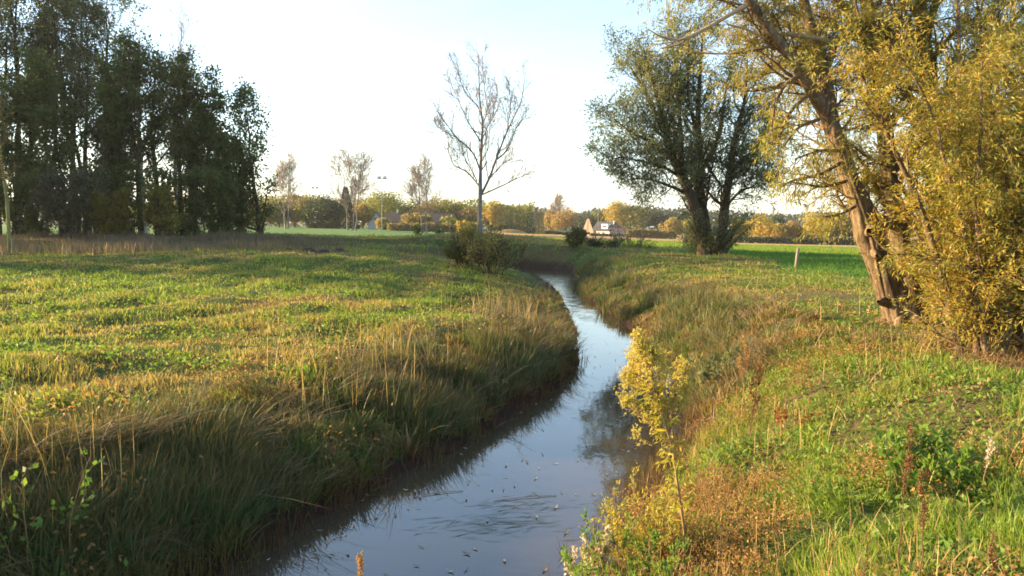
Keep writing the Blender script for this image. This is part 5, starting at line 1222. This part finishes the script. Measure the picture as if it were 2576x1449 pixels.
def on_stream():
    mats = [leaf_mat('pale_floating_leaf', [(0, (.34, .30, .19)), (1, (.50, .45, .33))], .1, rough=.35), leaf_mat('tan_floating_leaf', [(0, (.22, .13, .06)), (1, (.30, .20, .09))], .1, rough=.4)]
    protos = []
    for m in mats:
        for s in range(2):
            L = .075 if s else .055; wd = .016 if s else .022
            lf = MB(); xs = np.linspace(-1, 1, 9); up = [(x * L / 2, wd / 2 * (1 - x * x) ** .8, .004 + .010 * x * x) for x in xs]; dn = [(x, -y, z) for x, y, z in up]
            for i in range(8): lf.face([up[i], up[i + 1], (up[i + 1][0], 0, up[i + 1][2] - .002), (up[i][0], 0, up[i][2] - .002)]); lf.face([dn[i + 1], dn[i], (up[i][0], 0, up[i][2] - .002), (up[i + 1][0], 0, up[i + 1][2] - .002)])
            protos.append((lf, m))
    built = [lf.build('fallen_leaf', m) for lf, m in protos]; used = [False] * 4
    rg = np.random.default_rng(91); n = 0
    lab = [('slender pale willow leaf floating on the brown stream', 'pale leaves floating on the stream'), ('small tan leaf floating on the brown stream', 'tan leaves floating on the stream')]
    while n < 120:
        y = 6.6 + 15 * rg.random() ** 1.5; x = rg.uniform(-3, 4); d, _ = stream_field(np.array([x]), np.array([y]))
        if d[0] > -.12 or rg.random() > .25 + .9 * vnoise(np.array([x * 1.2]), np.array([y * 1.2]), 5)[0]: continue
        i = int(rg.random() * 2.4) if rg.random() < .75 else 3; i = min(i, 3)
        o = built[i] if not used[i] else built[i].copy()
        if used[i]: COL.objects.link(o)
        used[i] = True; o.location = (x, y, .003); o.rotation_euler = (0, 0, rg.random() * 6.3); s = .8 + .7 * rg.random(); o.scale = (s, s, s)
        tag(o, lab[i // 2][0], 'leaf', lab[i // 2][1]); n += 1
    # drifting stems
    for i, (a, b, lab) in enumerate((((1040, 1252), (1165, 1236), 'dark reed stem drifting left of midstream in the near water'), ((1240, 1262), (1400, 1248), 'long reed stem drifting in the middle of the near water'), ((1545, 1003), (1590, 1008), 'short dark stem drifting beside the willow reflection'))):
        p, q = on_water(*a), on_water(*b); P = np.array([[*p, .006], [*((p + q) / 2 + [.0, .03]), .012], [*q, .006]]); w = Wood(); w.add(resample(P, 10), np.full(10, .0035), 6)
        tag(w.build('floating_stem', M_STEM), lab, 'stem', 'reed stems adrift on the stream')
    # submerged and floating weed
    pts = []
    for px, py, rx, ry, n in ((1215, 1325, .6, .32, 120), (1640, 1012, .6, .5, 220), (1275, 1275, .6, .3, 70), (1470, 800, .35, 1.2, 160)):
        c = on_water(px, py); pts.append(c + RNG.normal(size=(n, 2)) * np.array([rx, ry]) * .5)
    q = np.concatenate(pts); d, _ = stream_field(q[:, 0], q[:, 1]); q = q[d < -.05]
    N = len(q); p = np.c_[q, np.full(N, -.004)]; a = RNG.normal(size=N) * .35 + .25
    m = leaf_mat('water_weed', [(0, (.06, .05, .025)), (.5, (.06, .085, .03)), (1, (.07, .13, .035))], .1, rough=.3)
    lv = Leaves(); lv.add(p + [0, 0, .008], np.stack([np.cos(a), np.sin(a), 0 * a], -1), .16 + .14 * RNG.random(N), .007, None, nrm=np.tile([0, 0, 1.], (N, 1)) * 4)
    tag(lv.build('water_weed', m), 'thin green water weed drifting at the surface of the stream', 'weed', kind='stuff')
on_stream()

# thin evening haze over the fields
hz = MB(); hz.box(-700, 760, -60, 1300, -9, 62)
hm, hnt, hout = new_mat('evening_haze'); pv = hnt.nodes.new('ShaderNodeVolumePrincipled')
pv.inputs['Color'].default_value = (.95, .95, .92, 1); pv.inputs['Density'].default_value = .00016; pv.inputs['Anisotropy'].default_value = .35
hnt.links.new(pv.outputs[0], hout.inputs['Volume'])
tag(hz.build('haze', hm), 'thin pale evening haze lying over the meadow and fields', 'haze', kind='stuff')
